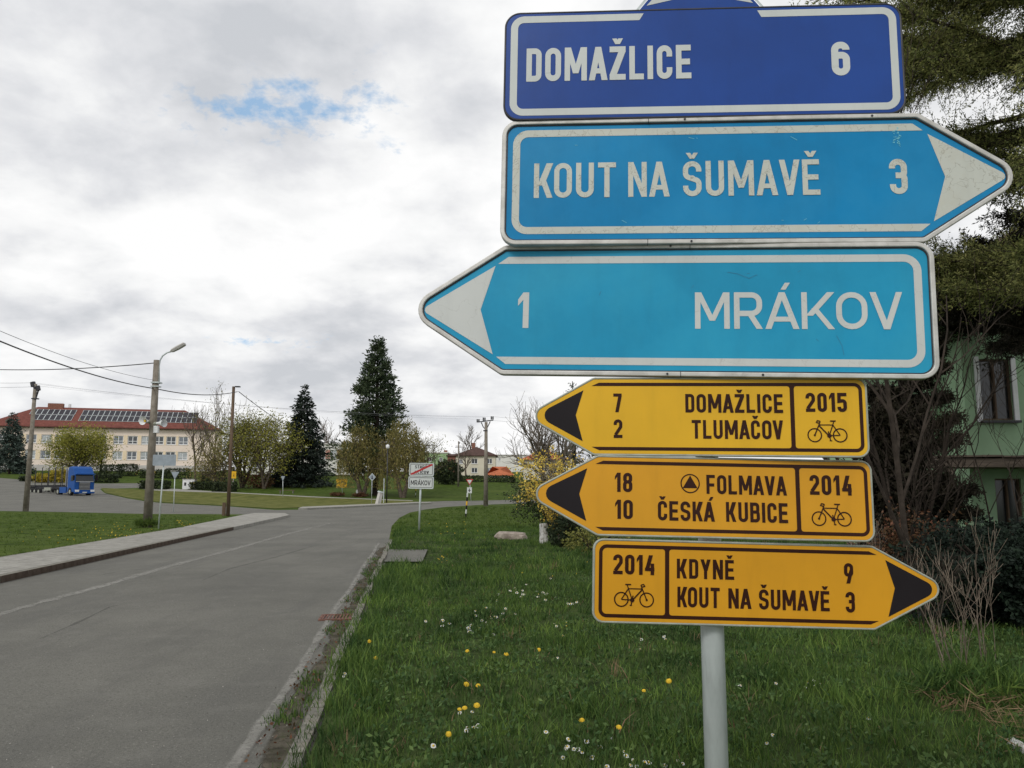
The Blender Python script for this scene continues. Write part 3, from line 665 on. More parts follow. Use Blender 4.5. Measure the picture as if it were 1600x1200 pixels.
# 3 ---- sky blue sign
s3 = make_sign('light sky blue arrow sign reading MRÁKOV with a 1, pointing left', 2.1505, -6.46, -1.39, -1.52, -.630, .680, .422, .279, 'l', M['cyan'], 'frame', M['alu'], ((-.105, .2), (-.115, -.2), (.17, -.2)))
b = MB(); pth = rounded([(-.651, .1625), (.632, .1625), (.632, -.1645), (-.648, -.1645)], [0, .040, .040, 0], False, 8)
pth[0] = (-.6171, .1625); pth[-1] = (-.6174, -.1645); w = .0233; strk(b, pth, w, Z0)
polyc(b, [(-.6171, .1625 + w / 2), (-.6171, .1625 - w / 2), (-.6505, .1625 - w / 2)], Z0); polyc(b, [(-.6174, -.1645 - w / 2), (-.6174, -.1645 + w / 2), (-.6475, -.1645 + w / 2)], Z0)
b.build('border_stripe', M['grey_white'], s3)
b = MB(); polyc(b, rounded([(-.6588, .1447), (-.7025, -.0004), (-.6586, -.1454), (-.897, -.0006)], [0, 0, 0, .014], True), Z0); b.build('arrow', M['grey_white'], s3)
b = MB(); text(b, 'MRÁKOV', -.0299, .5845, -.0600, .1155, .147, WIDE, z=Z0); b.build('lettering', M['grey_white'], s3)
b = MB(); text(b, '1', -.5823, -.5475, -.0597, .116, .165, z=Z0, digit=.50); b.build('numeral', M['grey_white'], s3)
b = MB()
for x, y in ((.13, .115), (.135, .10), (.29, .125), (-.04, .07), (.33, -.09), (-.32, .06), (-.64, -.12)):
    strk(b, [(x, y), (x + random.uniform(-.01, .01), y + random.uniform(-.015, .015))], .0012, Z0)
for p_ in ([(.39, -.08), (.405, -.11), (.41, -.14)], [(.135, .10), (.10, .115), (.07, .12)], [(.135, .10), (.16, .112)]): strk(b, p_, .0012, Z0 + 2e-5)
b.build('scratches', mat('dark_scratch', (.03, .17, .30), .5, .1, 30), s3)['kind'] = 'stuff'
# 4, 5, 6 ---- yellow cycle route signs
def cycle_sign(label, z, yaw, lean, roll, xl, xr, h, tip, side, m, dvx, yr, num_x, bike_x, bike_y):
    s = make_sign(label, z, yaw, lean, roll, xl, xr, h, tip, side, m, 'rim', M['edge_grey'])
    w = .0102; f = -1 if side == 'l' else 1; inkey = 'brown_print'
    far = xr - .0205 if side == 'l' else xl + .023; near_x = (xl + .0 if side == 'l' else xr)
    xo, xi = (near_x + .017, near_x - .006) if side == 'l' else (near_x - .012, near_x + .012)
    yt, yb = h / 2 - .0218, -(h / 2 - .0218)
    b = MB(); pth = rounded([(xo, yt), (far, yt), (far, yb), (xo, yb)], [0, .018, .018, 0], False, 6); strk(b, pth, w, Z0)
    for yy, sg in ((yt, 1), (yb, -1)): polyc(b, [(xo, yy + sg * w / 2), (xo, yy - sg * w / 2), (xi, yy - sg * w / 2)], Z0)
    polyc(b, rect(dvx, yb + w / 2, dvx + .0125, yt - w / 2), Z0)
    for cx, q in ((dvx, -1), (dvx + .0125, 1)):      # small fillets where the divider meets the border
        for yy, sg in ((yt - w / 2, -1), (yb + w / 2, 1)): polyc(b, [(cx, yy), (cx + q * .007, yy), (cx + q * .002, yy + sg * .002), (cx, yy + sg * .007)], Z0)
    b.build('border_stripe', M[inkey], s)
    b = MB()
    if side == 'l': polyc(b, rounded([(xl - .031, .0805), (xl - .0545, .003), (xl - .033, -.0775), (xl - tip + .001, .0028)], [0, 0, 0, .026], True), Z0)
    else: polyc(b, rounded([(xr + .037, .0815), (xr + .0625, 0), (xr + .041, -.083), (xr + tip + .002, 0)], [0, 0, 0, .022], True), Z0)
    b.build('arrow', M['black_film'], s)
    b = MB(); text(b, yr, *num_x, z=Z0, digit=.47, t=.175); b.build('numeral', M[inkey], s)
    b = MB(); bike(b, bike_x[0], bike_x[1], bike_y, side == 'r', Z0); b.build('bicycle_symbol', M[inkey], s)
    return s
def letters(s, items, t=.165, name='lettering'):
    for txt, x0, x1, y, h in items:
        b = MB(); text(b, txt, x0, x1, y, h, t, z=Z0, digit=.45); b.build('numeral' if txt.isdigit() else name, M['brown_print'], s)
s4 = cycle_sign('yellow cycle route arrow reading DOMAŽLICE 7 and TLUMAČOV 2, pointing left', 1.8182, -5.03, -.75, -.71, -.349, .470, .242, .181, 'l', M['yellow'], .2426, '2015', (.2887, .4087, .0162, .0578), (.290, .4071), -.0765)
letters(s4, (('7', -.288, -.2625, .0127, .058), ('2', -.2872, -.2610, -.0665, .057), ('DOMAŽLICE', -.0694, .2214, .0126, .057), ('TLUMAČOV', -.0514, .2195, -.0672, .057)))
s5 = cycle_sign('yellow cycle route arrow reading FOLMAVA 18 and ČESKÁ KUBICE 10, pointing left', 1.574, -1.65, -2.46, -1.23, -.345, .478, .242, .187, 'l', M['amber'], .2485, '2014', (.2906, .4145, .0154, .0592), (.2923, .4109), -.0775)
letters(s5, (('18', -.2924, -.2397, .0112, .058), ('10', -.2916, -.2384, -.069, .057), ('FOLMAVA', -.0173, .2222, .0112, .057), ('ČESKÁ', -.1635, .0059, -.0705, .0577), ('KUBICE', .0395, .2226, -.0702, .0585)))
b = MB(); strk(b, [(-.066 + .0272 * math.cos(a), .0409 + .0272 * math.sin(a)) for a in np.linspace(0, 2 * math.pi, 33)[:-1]], .0036, Z0, True)
polyc(b, [(-.0885, .0268), (-.0440, .0274), (-.0658, .0650)], Z0 + 2e-5); b.build('triangle_emblem', M['brown_print'], s5)
s6 = cycle_sign('yellow cycle route arrow reading KDYNĚ 9 and KOUT NA ŠUMAVĚ 3, pointing right', 1.3221, .15, -.09, -1.52, -.365, .468, .245, .197, 'r', M['amber'], -.1508, '2014', (-.3047, -.1825, .0195, .0578), (-.3019, -.183), -.0755)
letters(s6, (('KDYNĚ', -.1156, .0543, .0121, .0572), ('KOUT', -.114, .0112, -.0708, .0588), ('NA', .0367, .1051, -.0708, .058), ('ŠUMAVĚ', .1273, .3357, -.0712, .058), ('9', .3811, .4083, .0104, .0592), ('3', .3835, .4107, -.0732, .0595)))
# post
pt_ = thing('signpost', 'grey galvanised round post carrying the six direction signs', 'post', (PX, PY, 0))
b = MB(); b.cyl((PX, PY, -.05), (PX, PY, 3.22), .0345, 32); b.build('tube', M['metal'], pt_, smooth=True)
b = MB(); b.cyl((PX, PY, 3.22), (PX, PY, 3.235), .037, 24); b.build('cap', M['dark_metal'], pt_)
b = MB(); b.cyl((PX, PY, -.02), (PX, PY, .06), .16, 20, .13); b.build('footing', M['kerb'], pt_)
# ================================================================ buildings
def holes_wall(b, w, h, holes, depth=.15, y=0.0):
    """front wall in the local xz plane with window holes (x0,z0,x1,z1) and reveals going +y"""
    xs = sorted({0, w} | {q for o in holes for q in (o[0], o[2])}); zs = sorted({0, h} | {q for o in holes for q in (o[1], o[3])})
    for i in range(len(xs) - 1):
        for j in range(len(zs) - 1):
            cx, cz = (xs[i] + xs[i + 1]) / 2, (zs[j] + zs[j + 1]) / 2
            if any(o[0] < cx < o[2] and o[1] < cz < o[3] for o in holes): continue
            b.add([(xs[i], y, zs[j]), (xs[i + 1], y, zs[j]), (xs[i + 1], y, zs[j + 1]), (xs[i], y, zs[j + 1])], [(0, 1, 2, 3)])
    for x0, z0, x1, z1 in holes:
        b.add([(x0, y, z0), (x1, y, z0), (x1, y + depth, z0), (x0, y + depth, z0), (x0, y, z1), (x1, y, z1), (x1, y + depth, z1), (x0, y + depth, z1)],
              [(0, 1, 2, 3), (7, 6, 5, 4), (0, 3, 7, 4), (1, 5, 6, 2)])
WIN = {}
def window(parent, x0, z0, w, h, y=.12, style='cross', fm=None, gm=None, t=.09, sill=True, name='window'):
    fm = fm or M['frame_white']; gm = gm or M['glass']; key = (round(w, 2), round(h, 2), style, fm.name, gm.name, t, sill)
    if key not in WIN:
        b = MB()
        for bx in ((0, 0, w, t), (0, h - t, w, h), (0, t, t, h - t), (w - t, t, w, h - t)): b.box(((bx[0] + bx[2]) / 2, 0, (bx[1] + bx[3]) / 2), (bx[2] - bx[0], .08, bx[3] - bx[1]))
        if style in ('cross', 'mull'): b.box((w / 2, -.003, h / 2), (t * 1.1, .08, h - 2 * t))
        if style == 'cross': b.box((w / 2, .002, h * .36), (w - 2 * t, .08, t * .9))
        if style == 'three':
            for q in (.33, .67): b.box((w * q, -.003, h / 2), (t, .08, h - 2 * t))
        fo = b.build('frame', fm); p = MB(); p.box((w / 2, .03, h / 2), (w - t, .02, h - t)); po = p.build('pane', gm)
        so_ = None
        if sill: q = MB(); q.box((w / 2, -.13, -.03), (w + .14, .24, .05)); so_ = q.build('sill', fm)
        WIN[key] = [o.data for o in (fo, po, so_) if o]
        for o in (fo, po, so_):
            if o: col.objects.unlink(o); bpy.data.objects.remove(o)
    ms = WIN[key]; root = bpy.data.objects.new(name, ms[0]); col.objects.link(root); root.parent = parent; root.location = (x0, y, z0)
    for nm, me in zip(('pane', 'sill'), ms[1:]): c = bpy.data.objects.new(nm, me); col.objects.link(c); c.parent = root
    return root
def roof_hip(b, w, d, h, rh, ov=.5, inset=None, th=.18, z=None):
    z = h if z is None else z; i_ = inset if inset is not None else d / 2
    A = [(-ov, -ov, z), (w + ov, -ov, z), (w + ov, d + ov, z), (-ov, d + ov, z)]; B = [(i_, d / 2, z + rh), (w - i_, d / 2, z + rh)]
    b.add(A + [(x, y, q + th) for x, y, q in A] + B, [(3, 2, 1, 0), (0, 1, 5, 4), (1, 2, 6, 5), (2, 3, 7, 6), (3, 0, 4, 7), (4, 5, 9, 8), (5, 6, 9), (6, 7, 8, 9), (7, 4, 8)])
def tile_mat(name, c, s=22):
    m = mat(name, c, .85, .22, 1.5, tuple(q * 1.15 for q in c), spec=.15, bump=.3, bscale=12); return m
def facing(parent, p0, p1):
    """place the Empty at p0 with local x towards p1"""
    parent.location = p0; parent.rotation_euler[2] = math.atan2(p1[1] - p0[1], p1[0] - p0[0])
M['peach'] = mat('peach_render', (.82, .68, .48), .9, .04, .3, (.85, .71, .52), spec=.1)  # both school renders lightened, their colour carries sunlight on the facade
M['pink'] = mat('pink_render', (.82, .70, .60), .9, .04, .3, (.85, .73, .64), spec=.1)
M['plinth'] = mat('pale_plinth', (.52, .50, .48), .9, .08, .6)
M['roofred'] = tile_mat('red_roof_tile', (.16, .056, .044)); M['roofbrown'] = tile_mat('brown_roof', (.085, .05, .042)); M['rooforange'] = tile_mat('orange_roof_tile', (.42, .13, .06))
M['cream'] = mat('cream_render', (.62, .58, .47), .9, .07, .4); M['offwhite'] = mat('offwhite_render', (.68, .67, .63), .9, .06, .4)
M['pastel_green'] = mat('pale_green_render', (.32, .46, .25), .9, .06, .4); M['salmon'] = mat('salmon_panel', (.45, .24, .19), .9, .1, .4)
M['brick'] = mat('brick_red', (.22, .10, .07), .9, .3, 6)
# ---- school
SD = 186.0
pL = at(-30, 730, SD - 4); pR = at(337, 733, SD + 9); zb = (zg(pL.x, pL.y) + zg(pR.x, pR.y)) / 2
base = min(pL.z, pR.z) - .1
school = thing('school_building', 'long peach school with red hipped roof covered in solar panels behind the trees', 'building', (0, 0, 0), local=True)
P0 = Vector((pL.x, pL.y, base - .5)); P1 = Vector((pR.x, pR.y, base - .5)); facing(school, P0, P1); SW = (P1 - P0).length
px2x = lambda px: SW * (px + 30) / 367.0
PM = SD / FPX; EH = 61 * PM + .4 + .5; top_z0, bot_z0 = EH - 3.6, EH - 7.25
cs = [4, 30, 54, 64.5 + 22] ; cs = [-12 + 21.9 * i for i in range(15)]; cs = [c + 9.8 for c in cs]; cs = [c for c in cs if c < 312]
cs = [x - .0 for x in [-2.5, 19, 41.5, 64.5, 85, 106.5, 128, 150, 176, 198.7, 220.5, 241, 261, 281]]
ww = 14.5 * PM; wh = 13.2 * PM; holes = []
for c in cs:
    x = px2x(c) - ww / 2
    holes += [(round(x, 3), round(top_z0, 3), round(x + ww, 3), round(top_z0 + wh, 3)), (round(x, 3), round(bot_z0, 3), round(x + ww, 3), round(bot_z0 + wh, 3))]
b = MB(); holes_wall(b, SW, EH, holes, .22); SDp = 15
b.add([(0, 0, 0), (0, SDp, 0), (0, SDp, EH), (0, 0, EH), (SW, 0, 0), (SW, SDp, 0), (SW, SDp, EH), (SW, 0, EH)], [(0, 3, 2, 1), (4, 5, 6, 7), (1, 2, 6, 5)])
b.build('wall', M['pink'], school)
# orange-cream panels between the windows, set 3 cm proud
for zz in (top_z0, bot_z0):
    for i in range(len(cs) - 1):
        xa, xb = px2x(cs[i]) + ww / 2 + .05, px2x(cs[i + 1]) - ww / 2 - .05
        b = MB(); b.box(((xa + xb) / 2, -.015, zz + wh / 2), (xb - xa, .03, wh + .3)); b.build('wall_panel', M['peach'], school)
b = MB(); b.box((SW / 2, -.06, .55), (SW + .1, .12, 1.1 + .6)); b.build('plinth', M['plinth'], school)
for c in cs:
    x = px2x(c) - ww / 2
    for zz in (top_z0, bot_z0): window(school, x, zz, ww, wh, .17, 'cross', t=.16)
RH = 5.4
b = MB(); roof_hip(b, SW, SDp, EH, RH, .7, 8.5, .3); b.build('roof', M['roofred'], school)
b = MB(); b.tube([(-.75, -.82, EH + .05), (SW + .75, -.82, EH + .05)], .09, 6); b.build('gutter', M['roofbrown'], school)
b = MB(); b.box((px2x(61), SDp / 2, EH + RH + .2), (3.3, 1.2, 1.4)); b.build('chimney', M['brick'], school)
b = MB(); b.box((px2x(81), SDp / 2 + 1, EH + RH + .5), (.5, .5, .9)); b.build('vent', M['frame_white'], school)
sl = math.atan2(RH, SDp / 2 + .7); pw, ph = 8.75 * PM * .93, 2.55
rootp = []
def spanel(c, row):
    if ('sp',) not in PIECES:
        b = MB(); b.m = 0; b.box((0, 0, 0), (pw, ph, .05)); b.m = 1
        b.box((0, 0, .028), (pw - .16, ph - .16, .02)); o = b.build('solar_panel', [M['metal'], M['solar']]); PIECES[('sp',)] = o.data; col.objects.unlink(o); bpy.data.objects.remove(o)
    o = bpy.data.objects.new('solar_panel', PIECES[('sp',)]); col.objects.link(o); o.parent = school; s0 = 3.1 if row == 0 else 5.35
    s1 = 6.6 - (0 if row == 0 else 2.35) ; s1 = [7.0, 4.1][row]
    o.location = (px2x(c), -.7 + s1 * math.cos(sl), EH + .3 + s1 * math.sin(sl) * (RH - .3) / RH + .12); o.rotation_euler = (sl, 0, 0)
for i in range(8): spanel(31.5 + 8.8 * i, 0)
for i in range(7): spanel(40 + 8.8 * i, 1)
for i in range(22): spanel(112.5 + 8.7 * i, 0); spanel(112.5 + 8.7 * i, 1)
# ---- generic house
def house(label, cat, xl, xr, ybase, Y, eave_px, rh_px, wins, wall, roofm, depth=9.0, style='hip', name='house', turn=0.0, inset=None, chim=None, fm=None, gm=None, wstyle='mull', extra=None):
    a = at(xl, ybase, Y + turn); c = at(xr, ybase, Y); t = thing(name, label, cat, (0, 0, 0), local=True); p0 = Vector((a.x, a.y, min(a.z, c.z) - 1.2)); p1 = Vector((c.x, c.y, p0.z)); facing(t, p0, p1)
    W = (p1 - p0).length; pm = Y / FPX; H = (ybase - eave_px) * pm + 1.2; X = lambda px: (px - xl) / (xr - xl) * W; Z = lambda py: (ybase - py) * pm + 1.2
    hs = [(X(w[0]), Z(w[3]), X(w[2]), Z(w[1])) for w in wins]
    b = MB(); holes_wall(b, W, H, hs, .15); b.add([(0, 0, 0), (0, depth, 0), (0, depth, H), (0, 0, H), (W, 0, 0), (W, depth, 0), (W, depth, H), (W, 0, H)], [(0, 3, 2, 1), (4, 5, 6, 7), (1, 2, 6, 5)]); b.build('wall', wall, t)
    for h_ in hs: window(t, h_[0], h_[1], h_[2] - h_[0], h_[3] - h_[1], .1, wstyle, fm, gm, .1 if Y > 90 else .07)
    rh = rh_px * pm
    if style == 'hip': b = MB(); roof_hip(b, W, depth, H, rh, .5, inset if inset is not None else depth / 2, .2); b.build('roof', roofm, t)
    elif style == 'flat': b = MB(); b.box((W / 2, depth / 2, H + .15), (W + .5, depth + .5, .3)); b.build('roof', roofm, t)
    elif style == 'gable':
        b = MB(); o_ = .4; th = .18
        A = [(-o_, -o_, H - .2), (W + o_, -o_, H - .2), (W + o_, depth / 2, H + rh), (-o_, depth / 2, H + rh), (W + o_, depth + o_, H - .2), (-o_, depth + o_, H - .2)]
        b.add(A + [(x, y, z + th) for x, y, z in A], [(3, 2, 1, 0), (2, 3, 5, 4), (6, 7, 8, 9), (9, 8, 10, 11), (0, 1, 7, 6), (1, 2, 8, 7), (2, 4, 10, 8), (3, 0, 6, 9), (5, 3, 9, 11), (4, 5, 11, 10)]); b.build('roof', roofm, t)
        g_ = MB(); g_.add([(0, 0, H), (0, depth, H), (0, depth / 2, H + rh - .1), (W, 0, H), (W, depth, H), (W, depth / 2, H + rh - .1)], [(0, 2, 1), (3, 4, 5)]); g_.build('gable', wall, t)
    if chim:
        cx, cy = X(chim[0]), depth / 2; b = MB(); b.box((cx, cy, H + rh * .75 + .5), (.9, .7, rh * .5 + 1.0)); b.build('chimney', M['brick'], t)
    return t, X, Z, W, H
house('cream two-storey house with brown hipped roof beyond the junction', 'house', 712, 774, 750, 200, 713, 16,
      [(717, 718, 723, 725), (736.5, 717, 746, 725), (760.5, 717, 769, 725), (736.5, 731, 746, 739), (760.5, 731, 769, 739)], M['cream'], M['roofbrown'], 10, 'hip', chim=(738,), inset=4.9, gm=M['glass'])
house('pale green flat-roofed house with small dark windows', 'house', 655, 699, 742, 215, 708.5, 0, [(667, 714.5, 674, 721), (686, 715, 691.5, 721)], M['pastel_green'], M['offwhite'], 9, 'flat', gm=M['glass_dark'], chim=(694,))
house('low brown outbuilding joining the green house and the cream house', 'outbuilding', 699, 711, 745, 214, 712, 2, [], M['brick'], M['roofbrown'], 6, 'gable')
house('white flat-roofed block behind the orange roofs', 'building', 775, 822, 745, 260, 712, 0, [(779, 716, 782, 720), (806, 717, 810, 722)], M['offwhite'], M['plinth'], 10, 'flat')
house('low bungalow with bright orange tiled roof right of the cream house', 'house', 760, 800, 751, 180, 743.5, 15, [(772, 745, 777, 749)], M['offwhite'], M['rooforange'], 9, 'hip')
house('house with orange tiled gable roof behind the forsythia', 'house', 818, 885, 752, 170, 719, 19, [(833, 722, 838, 729), (850, 724, 856, 731)], M['cream'], M['rooforange'], 9, 'hip')
t, X, Z, W_, H_ = house('low white classroom block with pink panels between the two dark conifers', 'building', 385, 562, 733, 176, 694.5, 0,
      [(497, 703, 506.5, 717), (516, 703, 525, 717), (534, 703, 543, 717), (478, 703, 488, 717), (392, 716, 404, 731), (408, 716, 415, 731)], M['offwhite'], M['plinth'], 9, 'flat', wstyle='cross', turn=-2)
for xa, xb in ((507.5, 515), (526, 533), (489, 496), (480 - 9, 477)): b = MB(); b.box(((X(xa) + X(xb)) / 2, -.02, (Z(703) + Z(717)) / 2), (X(xb) - X(xa), .04, Z(703) - Z(717))); b.build('wall_panel', M['salmon'], t)
# ---- green house on the right, close
GY = 17.0
M['green_render'] = mat('green_render', (.31, .46, .29), .95, .1, 1.2, (.34, .50, .32), spec=.1, bump=.25, bscale=60)
M['beam'] = mat('weathered_wood', (.16, .125, .10), .9, .3, 5, stretch=(.5, 5, 5))
gh = thing('green_house', 'green rendered house half hidden behind dark trees at the right edge', 'house', (0, 0, 0), local=True)
gx = lambda px, Y=GY: (px - 800) / FPX * Y * 1.012
gz = lambda py, Y=GY: EYE + (764 - py) / FPX * Y
gh.location = (0, 0, 0)
def hx(px): return gx(px) 
wl, wr = gx(1503), gx(1503) + 8.0
hol = [(gx(1528), gz(657), gx(1578), gz(560)), (gx(1540), gz(880), gx(1580), gz(748)), (gx(1660), gz(657), gx(1710), gz(560)), (gx(1660), gz(850), gx(1730), gz(748))]
b = MB(); holes_wall(b, 8.0, 6.2, [(a_ - wl, z0_, c_ - wl, z1_) for a_, z0_, c_, z1_ in hol], .16)
b.v = [(x + wl, y + GY, z) for x, y, z in b.v]
b.add([(wl, GY, 0), (wl, GY + 7, 0), (wl, GY + 7, 6.2), (wl, GY, 6.2), (wr, GY, 0), (wr, GY + 7, 0), (wr, GY + 7, 6.2), (wr, GY, 6.2)], [(0, 3, 2, 1), (4, 5, 6, 7), (1, 2, 6, 5)])
b.build('wall', M['green_render'], gh)
for a_, z0_, c_, z1_ in hol: window(gh, a_, z0_, c_ - a_, z1_ - z0_, GY + .09, 'mull', M['pole_wood'], M['glass_dark'], .035, False)
for a_, z0_, c_, z1_ in hol[:1] + hol[2:3]:
    b = MB()
    for q in ((a_ - .09, c_ - c_ + .1), ): pass
    b.box((a_ - .05, GY - .01, (z0_ + z1_) / 2), (.10, .05, z1_ - z0_ + .1)); b.box((c_ + .05, GY - .01, (z0_ + z1_) / 2), (.10, .05, z1_ - z0_ + .1)); b.build('window_trim', M['frame_white'], gh)
    b = MB(); b.box(((a_ + c_) / 2, GY - .07, z0_ - .04), (c_ - a_ + .12, .16, .05)); b.build('sill', M['dark_metal'], gh)
Y2 = GY + .9; w2l, w2r = gx(1446, Y2), gx(1503, Y2) + .4
h2 = [(gx(1477, Y2) - w2l, gz(842, Y2), gx(1501, Y2) - w2l, gz(746, Y2))]
b = MB(); holes_wall(b, w2r - w2l, 5.6, h2, .16); b.v = [(x + w2l, y + Y2, z) for x, y, z in b.v]
b.add([(w2l, Y2, 0), (w2l, Y2 + 6, 0), (w2l, Y2 + 6, 5.6), (w2l, Y2, 5.6)], [(0, 3, 2, 1)]); b.build('side_wall', M['green_render'], gh)
window(gh, w2l + h2[0][0], h2[0][1], h2[0][2] - h2[0][0], h2[0][3] - h2[0][1], Y2 + .09, 'plain', None, M['glass_dark'], .05, False)
b = MB(); a_, z0_, c_, z1_ = w2l + h2[0][0], h2[0][1], w2l + h2[0][2], h2[0][3]
for q in (((a_ - .04), (z0_ + z1_) / 2, .08, z1_ - z0_), ((c_ + .04), (z0_ + z1_) / 2, .08, z1_ - z0_), ((a_ + c_) / 2, z1_ + .04, c_ - a_ + .16, .08)): b.box((q[0], Y2 - .012, q[1]), (q[2], .03, q[3]))
b.build('window_trim', M['frame_white'], gh)
# porch roof
cz0, cz1 = gz(731, 15.6), gz(716, 15.6); cl = gx(1458, 15.6)
b = MB(); b.box((cl + 3.4, 16.3, (cz0 + cz1) / 2), (6.8, 1.35, cz1 - cz0 - .02)); b.build('porch_roof', M['beam'], gh)
for k in range(17): piece('porch_tile', (cl + .2 + k * .4, 16.28, cz1 + .03), (.39, 1.45, .035), random.uniform(-.02, .02), M['beam'], gh, random.uniform(-.02, .02))
for xx in (cl + .25, cl + 3.0, cl + 5.8): b = MB(); b.box((xx, 15.75, cz0 / 2), (.12, .12, cz0)); b.build('porch_post', M['beam'], gh)
# gable roof of the house, dark verge rising to the right
b = MB(); th = .2; xa, za = gx(1455, 16.3), gz(505, 16.3); xm = xa + 5.4; zm = za + 3.6; xb_ = xm + 5.4
A = [(xa, 16.3, za), (xm, 16.3, zm), (xb_, 16.3, za), (xa, 24.5, za), (xm, 24.5, zm), (xb_, 24.5, za)]
b.add(A + [(x, y, z + th) for x, y, z in A], [(0, 1, 4, 3), (1, 2, 5, 4), (9, 10, 7, 6), (10, 11, 8, 7), (0, 6, 7, 1), (1, 7, 8, 2), (3, 4, 10, 9), (4, 5, 11, 10), (0, 3, 9, 6), (2, 8, 11, 5)]); b.build('roof', M['roofbrown'], gh)
b = MB(); b.add([(wl, GY + .005, 6.2), (wr, GY + .005, 6.2), (xm, GY + .005, zm - .1), (wl, GY + .005, min(6.2, za))], [(0, 1, 2)]); b.build('gable', M['green_render'], gh)

# ================================================================ trees
def tree_wood(b, base, H, r0, spread=.5, levels=4, seed=1, trunk=.35, kids=(7, 5, 4, 3), up=.25, lean=(0, 0), sides=(8, 5, 4, 3), twig=.02, multi=1, droop=0.0):
    rnd = random.Random(seed); tips = []
    def rv(): return Vector((rnd.gauss(0, 1), rnd.gauss(0, 1), rnd.gauss(0, 1))).normalized()
    def branch(p, d, L, r, lv):
        n = 5 if lv < 2 else 4; pts = [p.copy()]; rad = [r]; q = p.copy(); dd = d.copy()
        for i in range(n):
            dd = (dd + rv() * (.10 if lv == 0 else .22) + Vector((0, 0, up * .35 - droop * lv * .12))).normalized(); q = q + dd * L / n; pts.append(q.copy()); rad.append(max(twig * .6, r * (1 - .62 * (i + 1) / n)))
        b.tube(pts, rad, sides[min(lv, 3)], cap=False)
        if lv >= levels - 1:
            tips.append((pts[-1], dd)); tips.append((pts[2], dd)); return
        k = kids[min(lv, 3)]
        for j in range(k):
            t = (trunk if lv == 0 else .25) + (1 - (trunk if lv == 0 else .25)) * (j + rnd.random() * .8) / k; t = min(t, .98); i = min(n - 1, int(t * n)); f = t * n - i
            s_ = pts[i].lerp(pts[i + 1], f); a = rv(); a = (a - dd * a.dot(dd)).normalized(); nd = (dd * (1 - spread * .6) + a * (spread + .25) + Vector((0, 0, up))).normalized()
            branch(s_, nd, L * rnd.uniform(.42, .66) * (1.15 - .35 * t if lv == 0 else 1), max(twig, rad[i] * .62), lv + 1)
        tips.append((pts[-1], dd))
    for m_ in range(multi):
        d0 = Vector((lean[0], lean[1], 1)); 
        if multi > 1: a = 2 * math.pi * m_ / multi + rnd.random(); d0 += Vector((math.cos(a), math.sin(a), 0)) * .38
        branch(Vector(base) + Vector((0, 0, -.2)), d0.normalized(), H * (.62 if levels > 2 else .9) * rnd.uniform(.9, 1.05), r0, 0)
    return tips
def broad(label, name, base, H, r0, leaf=None, nleaf=0, lsize=.2, spreadp=.8, seed=1, wood=None, group=None, cat='tree', lup=0.0, **k):
    t = thing(name, label, cat, base, group); b = MB(); tips = tree_wood(b, base, H, r0, seed=seed, **k)
    b.build('trunk', wood or M['bark'], t, smooth=True)
    if nleaf:
        P = np.array([tuple(p) for p, d in tips]); idx = rng.integers(0, len(P), nleaf); Q = P[idx] + rng.normal(size=(nleaf, 3)) * spreadp * np.array([1, 1, .8])
        np_mesh('crown', leaves(Q, lsize, .6, lup), quads(np.zeros(nleaf * 4)), leaf, t)
    return t
def willowy(label, name, base, trunks, leaf, n, seed, group=None):
    pass
def conifer(label, name, base, H, prof, leaf, seed=1, step=.35, nb=9, droop=.25, size=.45, dens=16, trunk_r=.28, aspect=.35, rag=.35, low=.04, group=None, tuft=False, wood=None, cards=1):
    """prof(t) -> radius at relative height t (0 bottom .. 1 top)"""
    rnd = np.random.default_rng(seed); t = thing(name, label, 'tree', base, group); b = MB(); bz = Vector(base)
    b.tube([bz + Vector((0, 0, -.3)), bz + Vector((.1, 0, H * .5)), bz + Vector((0, 0, H * .99))], [trunk_r, trunk_r * .6, .03], 8)
    V = []; z = low * H
    while z < H * .995:
        rr = prof(z / H); k = max(3, int(nb * (.5 + .5 * min(1, rr / 2))))
        for j in range(k):
            a = rnd.uniform(0, 2 * math.pi); L = rr * rnd.uniform(1 - rag, 1 + rag * .6); dirv = np.array([math.cos(a), math.sin(a), 0.0]); z0 = z + rnd.uniform(-.5, .5) * step
            m = max(4, int(dens * L / 2)); s = rnd.uniform(.12, 1, m) ** .8
            P = np.array(base)[None] + dirv[None] * (s * L)[:, None]; sag = -droop * L * s ** 1.6 + (.12 * L * s ** 3 if droop > 0 else 0)
            P[:, 2] += z0 + sag; P += rnd.normal(size=(m, 3)) * np.array([.12, .12, .07]) * (1 + L * .18)
            if tuft:
                e = np.array(base) + dirv * L * rnd.uniform(.72, 1.02); e[2] += z0 - droop * L + rnd.uniform(-.1, .3); q = e + rnd.normal(size=(int(dens * .9), 3)) * .30; P = np.vstack([P, q]); m = len(P)
            D = dirv[None] * .9 + np.array([0, 0, -.35 if not tuft else .35])[None]
            V.append((P, np.repeat(D, m, 0)))
            if L > 1.2 and j % 2 == 0: b.tube([bz + Vector((0, 0, z0)), bz + Vector((dirv[0] * L * .8, dirv[1] * L * .8, z0 - droop * L * .6))], [.05, .02], 3, cap=False)
        z += step * rnd.uniform(.7, 1.3)
    b.build('trunk', wood or M['bark_dark'], t)
    P = np.vstack([v[0] for v in V]); D = np.vstack([v[1] for v in V])
    np_mesh('crown', leaves(P, size, aspect, 0, D, .55), quads(np.zeros(len(P) * 4)), leaf, t); return t
